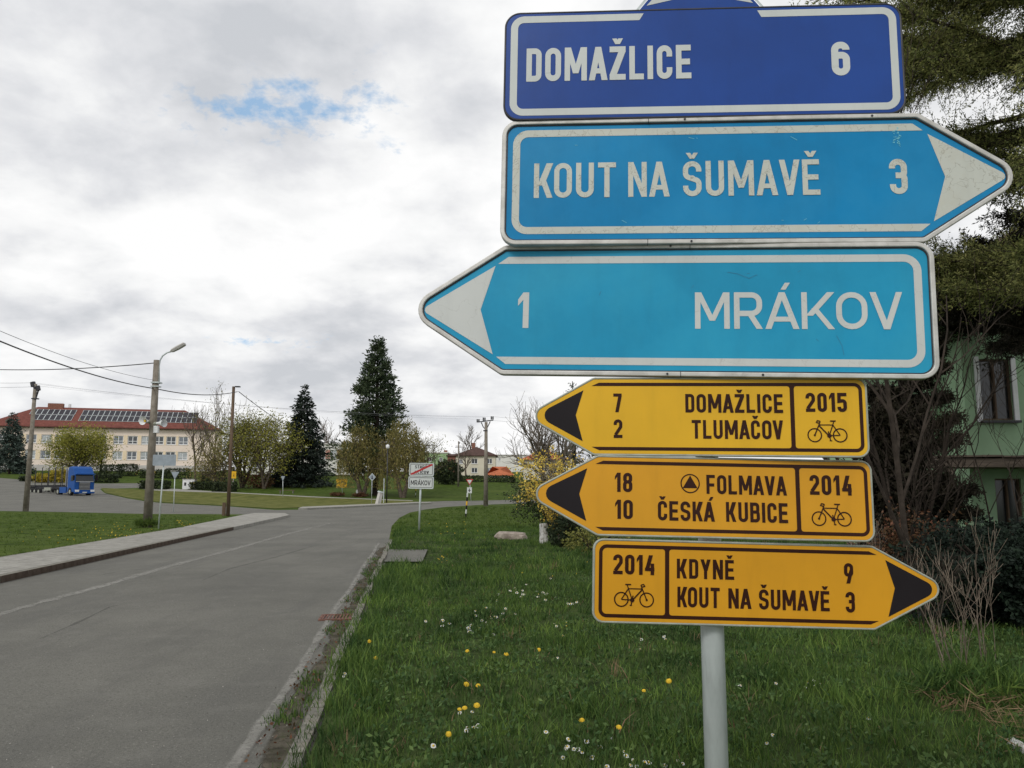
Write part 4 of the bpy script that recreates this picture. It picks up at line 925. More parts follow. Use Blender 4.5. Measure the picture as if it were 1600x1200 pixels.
def bush(label, name, c, size, n, leaf, lsize, cat='bush', group=None, stems=6, noise=.35, wood=None, boxy=False, fill=.55, aspect=.6, lup=0.0):
    t = thing(name, label, cat, (c[0], c[1], c[2]), group); b = MB(); rnd = random.Random(hash(label) % 999 if False else len(label) * 7 + n)
    for k in range(stems):
        a = rnd.uniform(0, 6.28); b.tube([(c[0], c[1], c[2] - .1), (c[0] + math.cos(a) * size[0] * .15, c[1] + math.sin(a) * size[1] * .15, c[2] + size[2] * .5), (c[0] + math.cos(a) * size[0] * .35, c[1] + math.sin(a) * size[1] * .35, c[2] + size[2] * .85)], [.04, .03, .012], 4, cap=False)
    b.build('stem', wood or M['bark_dark'], t)
    if boxy: P = rng.uniform(-.5, .5, (n, 3)); ax = rng.integers(0, 3, n); sg = rng.choice([-.5, .5], n); m = rng.random(n) < .75; P[m, ax[m]] = sg[m] * rng.uniform(.88, 1.04, m.sum())
    else:
        d = unit(rng.normal(size=(n, 3))); lump = 1 + noise * np.sin(d[:, 0] * 5 + len(label)) * np.cos(d[:, 2] * 4 + d[:, 1] * 5 + n % 7) + .12 * np.sin(d[:, 0] * 13 + d[:, 2] * 11)
        P = d * (lump * rng.uniform(fill, 1.03, n) ** .6 * .5)[:, None]
    Q = P * np.array(size) + np.array([c[0], c[1], c[2] + size[2] * .5]); Q[:, 2] = np.maximum(Q[:, 2], c[2] + .02)
    np_mesh('foliage', leaves(Q, lsize, aspect, lup), quads(np.zeros(n * 4)), leaf, t); return t
def gY(px, py, Y):   # ground point on the terrain at depth Y under pixel column px
    p = at(px, py, Y); return (p.x, Y, zg(p.x, Y))
def base_at(px, py): p = gp(px, py); return (p.x, p.y, p.z)
def hgt(b, py): return (764 - py) / FPX * b[1] + EYE - b[2]
# ---- far trees
b_ = gY(15, 729, 168); conifer('grey-green blue spruce at the far left in front of the school', 'blue_spruce', b_, hgt(b_, 645), lambda t: 4.6 * (1 - t) ** .85 + .1, M['bluespruce'], 11, .42, 13, .28, .6, 18, rag=.3, low=.07)
b_ = gY(122, 733, 158); broad('round spring-green tree in front of the school, behind the blue truck', 'green_tree', b_, hgt(b_, 652) * .98, .3, M['lime'], 15000, .30, .95, 5, levels=3, kids=(9, 7, 5), trunk=.2, up=.10, spread=.72, multi=3, twig=.03)
b_ = gY(157, 736, 162); conifer('small dark evergreen against the school, right of the round green tree', 'dark_evergreen', b_, hgt(b_, 676), lambda t: 1.7 * (1 - t) ** .6 + .1, M['sequoia'], 3, .4, 9, .1, .4, 9)
b_ = gY(210, 640, 232); broad('bare brown treetop rising behind the school roof', 'bare_tree', b_, 17, .4, None, 0, seed=9, levels=4, kids=(9, 7, 6, 4), spread=.7, up=.15, twig=.05, wood=M['twig'])
b_ = base_at(305, 753); broad('slim bare tree between the loudspeaker pole and the wooden pole', 'bare_tree', b_, hgt(b_, 612), .22, None, 0, seed=21, levels=4, kids=(9, 6, 4, 3), spread=.42, up=.35, twig=.028, trunk=.30, wood=M['bark'])
b_ = base_at(334, 757); broad('tall bare tree with thin upright twigs left of the wooden pole', 'bare_tree', b_, hgt(b_, 600), .22, M['olive'], 300, .25, .8, seed=33, levels=4, kids=(8, 6, 4, 3), spread=.45, up=.4, twig=.028, trunk=.25, wood=M['twig'])
b_ = base_at(378, 762); broad('wide yellow-green tree with many crooked stems right of the wooden pole', 'green_tree', b_, hgt(b_, 622), .24, M['olive'], 8500, .26, .9, seed=41, levels=4, kids=(7, 6, 4, 3), spread=.6, up=.22, multi=4, twig=.03, trunk=.15)
b_ = base_at(412, 764); broad('spreading bare-stemmed tree just left of the dark spruce', 'green_tree', b_, hgt(b_, 632), .2, M['lime'], 7000, .26, .95, seed=47, levels=4, kids=(7, 6, 4, 3), spread=.65, up=.18, multi=3, twig=.03, trunk=.15)
b_ = base_at(340, 764); broad('low olive tree with orange-brown tint at the right end of the school', 'green_tree', b_, hgt(b_, 672), .16, M['willow'], 3600, .25, .9, seed=48, levels=3, kids=(8, 7, 5), spread=.7, up=.12, multi=3, twig=.03, trunk=.15)
b_ = base_at(471, 760); conifer('dark spruce with shaggy drooping branches left of the tall conifer', 'spruce_tree', b_, hgt(b_, 600), lambda t: (5.4 if t < .08 else 5.2 - 1.5 * min(1, t * 2.2) - 3.2 * max(0, t - .35) / .65 ) * (1 - max(0, t - .86) / .14 * .85), M['spruce'], 6, .36, 13, .30, .55, 22, rag=.32, low=.055)
b_ = base_at(585, 774); conifer('tallest dark conifer, pointed, towering over the village behind the town signs', 'conifer_tree', b_, hgt(b_, 529), lambda t: 6.9 * (1 - t) ** .92 * (1.0 if t > .52 else .95) + .15, M['sequoia'], 14, .62, 13, .05, .50, 26, rag=.5, low=.16, tuft=True, trunk_r=.55)
# willows: hanging curtains of thin leaves
def curtain_tree(label, b0, H, Rr, n, seed, lean=0.0):
    t = thing('willow_tree', label, 'tree', b0); b = MB(); tips = tree_wood(b, b0, H, .32, seed=seed, levels=3, kids=(8, 6, 4), spread=.7, up=.25, twig=.03, multi=2, trunk=.3); b.build('trunk', M['bark'], t, smooth=True)
    r_ = np.random.default_rng(seed); k = 420; a = r_.uniform(0, 6.28, k); q = np.sqrt(r_.uniform(.04, 1, k)) * Rr; P = []; D = []
    top = b0[2] + H * (1 - .42 * (q / Rr) ** 2) * r_.uniform(.86, 1.02, k); ln = H * r_.uniform(.25, .62, k)
    m = n // k; s = np.linspace(0, 1, m)
    X = b0[0] + q * np.cos(a); Y = b0[1] + q * np.sin(a)
    P = np.stack([X[:, None] + r_.normal(size=(k, m)) * .16 + lean * s, Y[:, None] + r_.normal(size=(k, m)) * .16, top[:, None] - s[None] * ln[:, None]], 2).reshape(-1, 3); P[:, 2] = np.maximum(P[:, 2], b0[2] + 1.4)
    np_mesh('crown', leaves(P, .30, .3, 0, np.array([[0, 0, -2.0]]), .8), quads(np.zeros(len(P) * 4)), M['willow'], t)
b_ = base_at(566, 776); curtain_tree('left brownish yellow weeping willow under the tall conifer', b_, hgt(b_, 655), 3.5, 10000, 3)
b_ = base_at(629, 778); curtain_tree('right brownish yellow weeping willow just left of the town signs', b_, hgt(b_, 646), 3.2, 10000, 4)
b_ = base_at(661, 764); broad('leaning half-bare tree rising above the town signs', 'bare_tree', b_, hgt(b_, 668), .2, M['olive'], 900, .22, .7, seed=61, levels=4, kids=(7, 6, 4, 3), spread=.6, up=.3, twig=.028, lean=(.25, 0), trunk=.3)
b_ = gY(508, 690, 190); broad('bare treetop behind the white classroom block', 'bare_tree', b_, 13.5, .3, None, 0, seed=62, levels=4, kids=(7, 6, 5, 4), spread=.5, up=.3, twig=.045, wood=M['twig'])
b_ = gY(728, 740, 186); broad('small bare tree in front of the cream house', 'bare_tree', b_, 9, .22, None, 0, seed=66, levels=4, kids=(7, 5, 4, 3), spread=.6, up=.25, twig=.035)
b_ = gY(733, 700, 236); broad('bare treetop behind the brown roof of the cream house', 'bare_tree', b_, 14.5, .3, None, 0, seed=68, levels=4, kids=(7, 6, 5, 4), spread=.5, up=.3, twig=.05, wood=M['twig'])
b_ = gY(862, 760, 62); broad('large bare tree spreading behind the yellow arrow signs', 'bare_tree', b_, (764 - 592) / FPX * 62 + 1.5, .2, M['twig'], 0, seed=73, levels=4, kids=(10, 8, 6, 4), spread=.58, up=.3, twig=.018, multi=2, trunk=.2, wood=M['twig'])
b_ = gY(896, 760, 70); conifer('pointed evergreen top just above the upper yellow arrow', 'dark_evergreen', b_, (764 - 590) / FPX * 70 + 1.4, lambda t: 2.2 * (1 - t) ** .8 + .1, M['sequoia'], 31, .35, 9, .2, .35, 12, low=.1)
# ---- bushes and hedges
M['goldleaf'] = leafm('gold_leaf', (.22, .19, .03), (.50, .40, .05), .5, .3, .8)
def pxbush(label, name, x0, x1, ytop, ybot, leaf, n, ls, Y=None, depth=None, cat='bush', **k):
    c = base_at((x0 + x1) / 2, ybot) if Y is None else gY((x0 + x1) / 2, ybot, Y); w = (x1 - x0) / FPX * c[1]; h = (ybot - ytop) / FPX * c[1]
    if Y is not None: h = (764 - ytop) / FPX * Y + EYE - c[2]
    return bush(label, name, c, (w, depth or w * .6, h), n, leaf, ls, cat, **k)
pxbush('big dark round evergreen bush right of the town signs', 'evergreen_bush', 676, 722, 719, 757, M['hedge'], 6500, .3, noise=.12)
pxbush('dark clipped hedge in front of the cream house', 'hedge', 716, 803, 744, 753, M['hedge'], 3500, .28, boxy=True, depth=2.5, cat='hedge')
for i, (x0, x1, y0, y1, lf, lb) in enumerate(((160, 187, 727, 747, 'hedge', 'dark block hedge just right of the truck cab'), (187, 212, 726, 744, 'hedge', 'dark block hedge below the school windows, second right of the truck'), (150, 180, 742, 754, 'hedge', 'low dark hedge in front of the block hedges'), (222, 258, 735, 747, 'hedge', 'low dark hedge behind the signboard back'), (262, 296, 733, 748, 'hedge', 'dark bush left of the white cabinet'), (316, 350, 738, 752, 'hedge', 'dark bush behind the wooden pole'), (300, 333, 754, 765, 'hedge', 'low dark bush right of the white cabinet'), (222, 262, 752, 764, 'hedge', 'low bush by the side road, left of the white cabinet'), (336, 366, 754, 768, 'hedge', 'low bush at the foot of the wooden pole'))):
    pxbush(lb, 'hedge', x0, x1, y0, y1, M[lf], 1500, .28, boxy=True, depth=2.2, cat='hedge')
pxbush('dark leafy shrub under the yellow-green trees, left of the spruce', 'shrub', 385, 425, 740, 763, M['redbrown'], 1800, .25)
pxbush('dark shrub hugging the foot of the spruce', 'shrub', 424, 448, 728, 762, M['spruce'], 1500, .3)
pxbush('yellow flowering shrub behind the log trailer, left one', 'flowering_shrub', 52, 80, 741, 754, M['goldleaf'], 1500, .28)
pxbush('yellow flowering shrub behind the log trailer, right one beside the cab', 'flowering_shrub', 78, 108, 734, 754, M['goldleaf'], 1800, .28)
pxbush('reddish brown shrub right of the log trailer shrubs', 'shrub', 30, 54, 744, 752, M['hedge'], 900, .28)
pxbush('round orange-brown flower clump left of the pair on the far lawn', 'flower_clump', 516, 538, 769.5, 775.5, M['redbrown'], 900, .16, group='flower clumps')
pxbush('round orange-brown flower clump at the foot of the white bin', 'flower_clump', 552, 573, 770.5, 776.5, M['redbrown'], 900, .16, group='flower clumps')
M['yel_awn'] = mat('yellow_plastic', (.62, .45, .04), .6, .1, 3)
yb_ = gY(226, 735, 176); t = thing('play_equipment', 'yellow low arched play tunnel on the lawn before the school', 'play tunnel', yb_)
b = MB()
for k in range(9):
    a0, a1 = math.pi * k / 9, math.pi * (k + 1) / 9
    for y0 in (0,): b.add([(yb_[0] + 2.0 * math.cos(q) , yb_[1] + yy, yb_[2] + .35 + 1.0 * math.sin(q)) for q, yy in ((a0, 0), (a1, 0), (a1, 1.2), (a0, 1.2))], [(0, 1, 2, 3)])
b.add([(yb_[0] + s_ * 2.0, yb_[1] + yy, yb_[2] + zz) for s_ in (-1, 1) for yy, zz in ((0, 0), (1.2, 0), (1.2, .35), (0, .35))], [(0, 1, 2, 3), (4, 5, 6, 7)])
b.build('shell', M['yel_awn'], t)

# ================================================================ poles, wires, signs
def concrete_pole(label, b0, H, r0, r1, m='pole_conc', lean=(0, 0), name='concrete_pole'):
    t = thing(name, label, 'pole', b0); b = MB(); b.tube([(b0[0], b0[1], b0[2] - .3), (b0[0] + lean[0], b0[1] + lean[1], b0[2] + H)], [r0, r1], 14); b.build('shaft', M[m], t, smooth=True); return t
A0 = base_at(230, 824); HA = (764 - 562) / FPX * A0[1] + EYE; 
pA = concrete_pole('tall concrete lamp pole with two horn loudspeakers, nearest on the left lawn', A0, HA, .185, .125, name='lamp_pole')
dA = A0[1] / FPX; ax = A0[0]; ay = A0[1]
def apt(px, py, Y=None): return at(px, py, Y or ay)
b = MB(); b.tube([apt(248.5, 600), apt(248.5, 572), apt(250, 563), apt(254, 556), apt(261, 551), apt(268, 549)], .035, 8); b.build('lamp_arm', M['metal'], pA, smooth=True)
lh = MB(); c0, c1 = apt(267, 549), apt(289, 537); d_ = (c1 - c0); n_ = Vector((0, 1, 0)); u_ = d_.cross(n_).normalized()
sec = []
for tt, hh, ww_ in ((0, .04, .07), (.12, .07, .12), (.5, .08, .15), (.95, .07, .14), (1, .05, .12)):
    p = c0 + d_ * tt; sec.append([p + n_ * ww_ + u_ * hh * .2, p + n_ * ww_ * .7 - u_ * hh, p - n_ * ww_ * .7 - u_ * hh, p - n_ * ww_ + u_ * hh * .2, p - n_ * ww_ * .8 + u_ * hh * .8, p + n_ * ww_ * .8 + u_ * hh * .8])
lh.add([q for s_ in sec for q in s_], [(i * 6 + j, i * 6 + (j + 1) % 6, (i + 1) * 6 + (j + 1) % 6, (i + 1) * 6 + j) for i in range(4) for j in range(6)] + [tuple(range(6)), tuple(range(29, 23, -1))]); lh.build('lamp_head', M['plinth'], pA)
b = MB(); b.box(apt(244.5, 598), (.36, .34, .06)); b.box(apt(243.5, 604.0), (.34, .32, .05)); b.build('bracket', M['metal'], pA)
b = MB(); b.box(apt(245, 671) + Vector((0, -.05, 0)), (.18, .16, .30)); b.build('junction_box', M['frame_white'], pA)
def horn(label, p, direction, r, L):
    t = thing('loudspeaker', label, 'loudspeaker', tuple(p), 'horn loudspeakers on the lamp pole'); d = Vector(direction).normalized(); b = MB()
    b.tube([p, p + d * L * .25, p + d * L * .55, p + d * L * .85, p + d * L], [r * .28, r * .32, r * .5, r * .85, r], 18, cap=False); b.tube([p + d * L, p + d * (L * .86), p + d * (L * .5)], [r * .97, r * .80, r * .40], 18, cap=False)
    b.build('horn', M['frame_white'], t, smooth=True); b = MB(); b.cyl(p - d * .12, p + d * .02, r * .42, 12); b.build('driver', M['lamp_grey'], t)
    b = MB(); b.cyl(p + d * L * .45, p + d * L * .62, r * .2, 10); b.build('throat', M['dandelion'] if 'left' in label else M['lamp_grey'], t)
horn('round horn loudspeaker facing the camera on the left of the lamp pole', apt(233, 659) + Vector((0, -.15, 0)), (-.25, -1, .05), .19, .30)
horn('white horn loudspeaker pointing right on the lamp pole', apt(246, 662) + Vector((0, -.1, 0)), (1, -.35, .02), .18, .42)
bush('tuft of tall grass at the foot of the loudspeaker pole', 'grass_tuft', (A0[0], A0[1] - .1, 0), (.95, .7, .30), 1400, M['grass_far'], .16, 'grass tuft', stems=2, aspect=.12, lup=.9)
B0 = base_at(40, 799); HB = (764 - 600) / FPX * B0[1] + EYE; pB = concrete_pole('concrete pole with dark switch gear on top at the far left', B0, HB, .20, .12, name='electricity_pole')
def bpt(px, py): return at(px, py, B0[1])
b = MB(); b.tube([bpt(54.5, 625), bpt(54, 606)], .09, 8); b.tube([bpt(56, 622), bpt(60, 610)], .06, 8); b.box(bpt(55, 623), (.42, .3, .08)); b.build('bracket', M['dark_metal'], pB)
for px_, py_, s_ in ((52.5, 600, .30), (55.5, 604, .22), (60.5, 606, .24)): b = MB(); b.cyl(bpt(px_, py_ + 4), bpt(px_ - 1.5, py_ - 3), s_ * .6, 10); b.build('insulator', M['dark_metal'], pB)
C0 = base_at(356, 807); HC = (764 - 604) / FPX * C0[1] + EYE; pC = concrete_pole('slim wooden pole standing in the middle of the left side', C0, HC, .11, .085, 'pole_wood', name='wooden_pole')
b = MB(); p_ = at(371.5, 605, C0[1]); b.box(p_ + Vector((0, 0, .03)), (.27, .24, .06)); b.build('cap', M['dark_metal'], pC)
b = MB(); p_ = base_at(349.5, 806); b.box((p_[0], p_[1], .38), (.17, .17, .82)); b.build('footing_post', M['pole_wood'], pC)
D0 = base_at(759, 791); HD = (764 - 660) / FPX * D0[1] + EYE; pD = concrete_pole('concrete power pole with forked insulator bracket behind the give way sign', D0, HD, .22, .14, name='electricity_pole')
def dpt(px, py): return at(px, py, D0[1])
b = MB(); b.tube([dpt(746, 659.5), dpt(771, 656.5)], .05, 6); b.tube([dpt(752, 660), dpt(755, 667), dpt(758.5, 671), dpt(762, 667), dpt(766, 658.5)], .045, 6); b.box(dpt(758.6, 673), (.42, .3, .10)); b.build('crossarm', M['dark_metal'], pD)
for px_, py_ in ((747, 660), (756.5, 657.5), (769, 655.5)):
    for s_ in (-1.3, 1.3): b = MB(); b.cyl(dpt(px_ + s_, py_), dpt(px_ + s_, py_ - 5), .065, 8); b.build('insulator', M['dark_metal'], pD)
S0 = gY(716, 762, 142); b0 = S0; pS = concrete_pole('small distant power pole left of the cream house', b0, (764 - 690) / FPX * 142 + EYE - b0[2], .16, .11, name='electricity_pole')
b = MB(); q = at(716, 697, 142); b.box(q, (.9, .1, .09)); b.box(at(717.2, 692, 142), (.3, .2, .3)); b.box(at(716, 699, 142), (1.1, .08, .08)); b.build('crossarm', M['dark_metal'], pS)
# wires
def wire(label, a, c, sag, r, m='wire', name='cable', via=None):
    pts = []
    for i in range(25):
        t = i / 24; p = a.lerp(c, t); p.z -= sag * 4 * t * (1 - t); pts.append(p)
    b = MB(); b.tube(pts, r, 5); o = b.build(name, M[m]); tag(o, label, 'cable', 'overhead cables'); return o
wire('cable running level from the left edge to the top of the lamp pole', at(-120, 570, 46), apt(243, 567), .30, .022)
wire('thick black cable sloping from the upper left to the lamp pole', at(-160, 462, 17), apt(241, 607), .30, .021)
wire('cable between the lamp pole and the wooden pole', apt(247, 608), at(371, 612, C0[1]), .22, .022)
wire('thin grey line from the upper left edge to the lamp pole', at(-160, 444, 17), apt(241, 594), .3, .008, 'wire_thin')
wire('cable falling from the wooden pole into the yellow-green trees', at(373, 612, C0[1]), at(470, 676, 80), .2, .024)
for i, (x, y, x2, y2) in enumerate(((52, 598, 747, 655), (56, 600, 757, 652), (60, 603, 769, 651))):
    wire(('upper', 'middle', 'lower')[i] + ' thin power line from the switch gear pole towards the forked bracket pole', bpt(x, y), dpt(x2, y2), .5, .006, 'wire_thin')
for i, (x, y, x2, y2) in enumerate(((51, 598, -180, 586), (59, 604, -180, 596))):
    wire(('upper', 'lower')[i] + ' thin power line leaving the switch gear pole to the left', bpt(x, y), at(x2, y2, 52), .2, .009, 'wire_thin')
for i, (x, y, x2, y2) in enumerate(((748, 655, 1150, 668), (770, 651, 1190, 662))):
    wire(('upper', 'lower')[i] + ' thin power line from the forked bracket pole to the right', dpt(x, y), at(x2, y2, 60), .3, .009, 'wire_thin')

# ---- town signs
T0 = base_at(654.5, 834); TY = T0[1]; tp = lambda px, py, dy=0: at(px, py, TY + dy)
t = thing('signpost', 'thin grey post carrying the two white town boards on the verge', 'post', T0); b = MB(); b.cyl((T0[0], T0[1], -.02), tuple(tp(658.5, 727, .05)), .035, 12); b.build('tube', M['metal'], t, smooth=True)
b = MB(); b.cyl((T0[0], T0[1], 0), (T0[0], T0[1], .12), .09, 12, .06); b.build('footing', M['dark_metal'], t)
def board(label, px0, px1, py0, py1, kind, name):
    cx, cy = (px0 + px1) / 2, (py0 + py1) / 2; c = tp(cx, cy, -.03); w = (px1 - px0) / FPX * TY * 1.0; h = (py1 - py0) / FPX * TY
    t = thing(name, label, 'town sign', (0, 0, 0), 'town boards', local=True); mw = Matrix.Rotation(R(-2), 4, 'Z') @ Matrix.Rotation(R(90), 4, 'X') @ Matrix.Rotation(R(-1.0), 4, 'Z'); mw.translation = c; t.matrix_world = mw
    o_ = rounded([(-w / 2, -h / 2), (w / 2, -h / 2), (w / 2, h / 2), (-w / 2, h / 2)], .05); i_ = rounded([(-w / 2 + .022, -h / 2 + .022), (w / 2 - .022, -h / 2 + .022), (w / 2 - .022, h / 2 - .022), (-w / 2 + .022, h / 2 - .022)], .035)
    b = MB(); b.prism(i_, -.01, 0); b.build('panel', M['white'], t); b = MB(); b.ring(o_, i_, -.03, .006); b.build('frame', M['metal'], t)
    b = MB(); strk(b, rounded([(-w / 2 + .05, -h / 2 + .05), (w / 2 - .05, -h / 2 + .05), (w / 2 - .05, h / 2 - .05), (-w / 2 + .05, h / 2 - .05)], .02), .016, .001, True); b.build('border_stripe', M['black_film'], t)
    b = MB()
    if kind: text(b, 'STARÝ', -w * .27, w * .22, h * .07, h * .25, .15, z=.001); text(b, 'KLÍČOV', -w * .27, w * .30, -h * .34, h * .24, .17, z=.001)
    else: text(b, 'MRÁKOV', -w * .40, w * .38, -h * .22, h * .40, .17, WIDE, z=.001)
    b.build('lettering', M['black_film'], t)
    if kind: b = MB(); polyc(b, [(-w / 2 + .05, -h / 2 + .035), (-w / 2 + .12, -h / 2 + .035), (w / 2 - .05, h / 2 - .08), (w / 2 - .05, h / 2 - .035), (w / 2 - .12, h / 2 - .035), (-w / 2 + .05, -h / 2 + .08)], .002); b.build('red_stripe', M['red'], t)
    return t
board('upper white town board crossed out by a red diagonal stripe', 639.5, 678, 723.5, 743.5, True, 'town_end_sign')
board('lower white town board reading MRÁKOV', 638, 677.5, 744.5, 763.5, False, 'town_sign')
# ---- small road signs
def road_sign(label, base_px, top_py, plates, cat='road sign', r=.03, Y=None, name='road_sign', group=None):
    b0 = base_at(*base_px) if Y is None else gY(base_px[0], base_px[1], Y); Y_ = b0[1]; t = thing(name, label, cat, b0, group)
    top = at(plates[0][1], top_py, Y_); b = MB(); b.cyl((b0[0], b0[1], b0[2] - .05), tuple(top), r, 8); b.build('post', M['metal'], t, smooth=True)
    for k, cx, cy, w, h, m in plates:
        c = at(cx, cy, Y_ - .07); w *= Y_ / FPX; h *= Y_ / FPX
        pts = {'rect': [(-w / 2, -h / 2), (w / 2, -h / 2), (w / 2, h / 2), (-w / 2, h / 2)], 'tri': [(-w / 2, h / 2), (0, -h / 2), (w / 2, h / 2)], 'triup': [(-w / 2, -h / 2), (w / 2, -h / 2), (0, h / 2)], 'dia': [(0, -h / 2), (w / 2, 0), (0, h / 2), (-w / 2, 0)]}[k]
        def plate(sc_, dy, m_, nm='plate', th=.015):
            p2 = rounded([(x * sc_, y * sc_ + (h * .035 if k == 'tri' and sc_ < 1 else 0)) for x, y in pts], .04 * w * sc_)
            b = MB(); b.v = []; b.prism(p2, 0, th); b.v = [(c.x + x, c.y - dy - z, c.z + y) for x, y, z in b.v]; return b.build(nm, M[m_], t)
        plate(1, 0, m[0])
        if len(m) > 1: plate(.66 if k == 'tri' else .86, .018, m[1], 'face', .004)
        if len(m) > 2:
            b = MB(); q = w * .09
            if m[2] == 'plus': b.box((c.x, c.y - .030, c.z), (q * 1.6, .004, h * .62)); b.box((c.x, c.y - .034, c.z - h * .02), (w * .6, .004, q * 1.1))
            elif m[2] == 'lines':
                for kk in range(3): b.box((c.x, c.y - .030, c.z + h * (.25 - .28 * kk)), (w * (.62 - .1 * (kk % 2)), .004, h * .10))
            elif m[2] == 'walker': b.box((c.x, c.y - .030, c.z + h * .02), (w * .10, .004, h * .34)); b.box((c.x, c.y - .034, c.z - h * .16), (w * .26, .004, h * .10))
            b.build('symbol', M['black_film'], t)
    return t
road_sign('give way triangle above a small white plate with a junction symbol', (736, 785), 749, (('tri', 733.8, 753.5, 11.5, 9.5, ('red', 'white')), ('rect', 733.5, 766, 7.5, 9, ('white', 'white', 'plus'))), Y=96)
road_sign('large blank grey back of a signboard on a thin post beside the lamp pole', (247.5, 826), 712, (('rect', 257, 719, 36, 17, ('back',)),), r=.03)
road_sign('grey back of a triangular sign on the thin post left of the white cabinet', (271, 801), 737, (('tri', 273.5, 743, 13, 11.5, ('back',)),))
road_sign('small diamond priority sign on a grey post on the grass strip', (580.5, 787), 741, (('dia', 581.5, 745.5, 11, 12.5, ('metal', 'back', 'walker')),))
road_sign('yellow plate with black triangle above a small round white sign by the wooden pole', (363, 767), 738, (('rect', 365.5, 742, 7, 11, ('yellow', 'yellow', 'walker')), ('triup', 364, 754.5, 5.5, 9, ('red', 'white'))), r=.035)
road_sign('grey back of a small triangular sign left of the spruce', (442, 777), 744, (('tri', 442, 748, 6.5, 8, ('back',)),), r=.04)
t = road_sign('yellow twin information boards with blurred dark text on the far lawn', (535, 770), 748, (('rect', 534, 751.3, 17, 6, ('yellow', 'yellow', 'lines')), ('rect', 534, 758.8, 16, 6.5, ('yellow', 'yellow', 'lines'))), r=.05, name='information_board', cat='information board')
# bench, white cabinet, bin, leaning post, lamp post, striped post
bb = base_at(448, 771); t = thing('park_bench', 'low grey bench on the far lawn left of the spruce', 'bench', bb)
b = MB(); b.box((bb[0], bb[1], bb[2] + .45), (2.3, .4, .08)); b.build('seat', M['pole_wood'], t)
for s_ in (-.9, .9): b = MB(); b.box((bb[0] + s_, bb[1], bb[2] + .2), (.12, .35, .42)); b.build('leg', M['kerb'], t)
cb = base_at(294, 764.5); k_ = cb[1] / FPX; t = thing('utility_cabinet', 'white box cabinet with a small dark vent on the lawn', 'cabinet', cb)
b = MB(); b.box((cb[0], cb[1] + .5, cb[2] + 7.6 * k_), (18.5 * k_, 1.0, 15.2 * k_)); b.build('body', M['frame_white'], t); b = MB(); b.box((cb[0], cb[1] + .5, cb[2] + 15.5 * k_), (19.5 * k_, 1.15, .08)); b.build('lid', M['plinth'], t)
b = MB(); b.box((cb[0] - 5 * k_, cb[1] - .02, cb[2] + 8 * k_), (3 * k_, .04, 5 * k_)); b.build('vent', M['dark_metal'], t)
wb = base_at(558.5, 774); t = thing('litter_bin', 'small white cylindrical bin beside the orange-brown clump', 'bin', wb); b = MB(); b.cyl(wb, (wb[0], wb[1], wb[2] + .72), .2, 14); b.build('body', M['frame_white'], t, smooth=True); b = MB(); b.cyl((wb[0], wb[1], wb[2] + .72), (wb[0], wb[1], wb[2] + .80), .22, 14, .12); b.build('lid', M['plinth'], t)
lb = base_at(590, 788.5); t = thing('concrete_post', 'leaning pale grey pillar box on the grass strip', 'pillar', lb); k_ = lb[1] / FPX; b = MB(); b.tube([(lb[0], lb[1], lb[2] - .1), (lb[0] + 4.2 * k_, lb[1], lb[2] + 18.5 * k_)], [.29, .25], 4); b.build('shaft', M['plinth'], t); b = MB(); b.tube([(lb[0] + 4.2 * k_, lb[1], lb[2] + 18.5 * k_), (lb[0] + 4.6 * k_, lb[1], lb[2] + 20.5 * k_)], [.33, .30], 4); b.build('cap', M['metal'], t)
lp = base_at(604, 786); t = thing('lamp_post', 'slim black street lamp with a small pale globe before the willows', 'lamp post', lp); hh = (764 - 702) / FPX * lp[1] + EYE - lp[2]
b = MB(); b.tube([lp, (lp[0], lp[1], lp[2] + hh)], [.075, .05], 8); b.build('post', M['dark_metal'], t, smooth=True); b = MB(); b.tube([(lp[0], lp[1], lp[2] + hh), (lp[0], lp[1], lp[2] + hh + .12), (lp[0], lp[1], lp[2] + hh + .4), (lp[0], lp[1], lp[2] + hh + .5)], [.08, .2, .2, .05], 10); b.build('globe', M['frame_white'], t, smooth=True)
lp2 = (lp[0] - .28, lp[1] - .3, lp[2]); t = thing('metal_post', 'pale metal post standing against the black street lamp', 'post', lp2); b = MB(); b.cyl(lp2, (lp2[0], lp2[1], lp2[2] + 2.7), .05, 8); b.build('tube', M['metal'], t)
for (px_, py_, top_, lb_) in ((727.5, 809, 771, 'black and white striped thin snow pole left of the give way sign'), (649, 777, 757, 'short black and white striped stick at the far lawn edge')):
    sb = base_at(px_, py_); sY = sb[1]; H_ = (py_ - top_) / FPX * sY; t = thing('striped_post', lb_, 'marker post', sb); nseg = 6
    for k in range(nseg):
        b = MB(); b.cyl((sb[0] + .10 * k / nseg, sb[1], sb[2] + H_ * k / nseg), (sb[0] + .10 * (k + 1) / nseg, sb[1], sb[2] + H_ * (k + 1) / nseg), .045, 8); b.build('band', M['black_film'] if k % 2 == 0 else (M['white'] if k % 4 == 1 else M['yellow']), t)
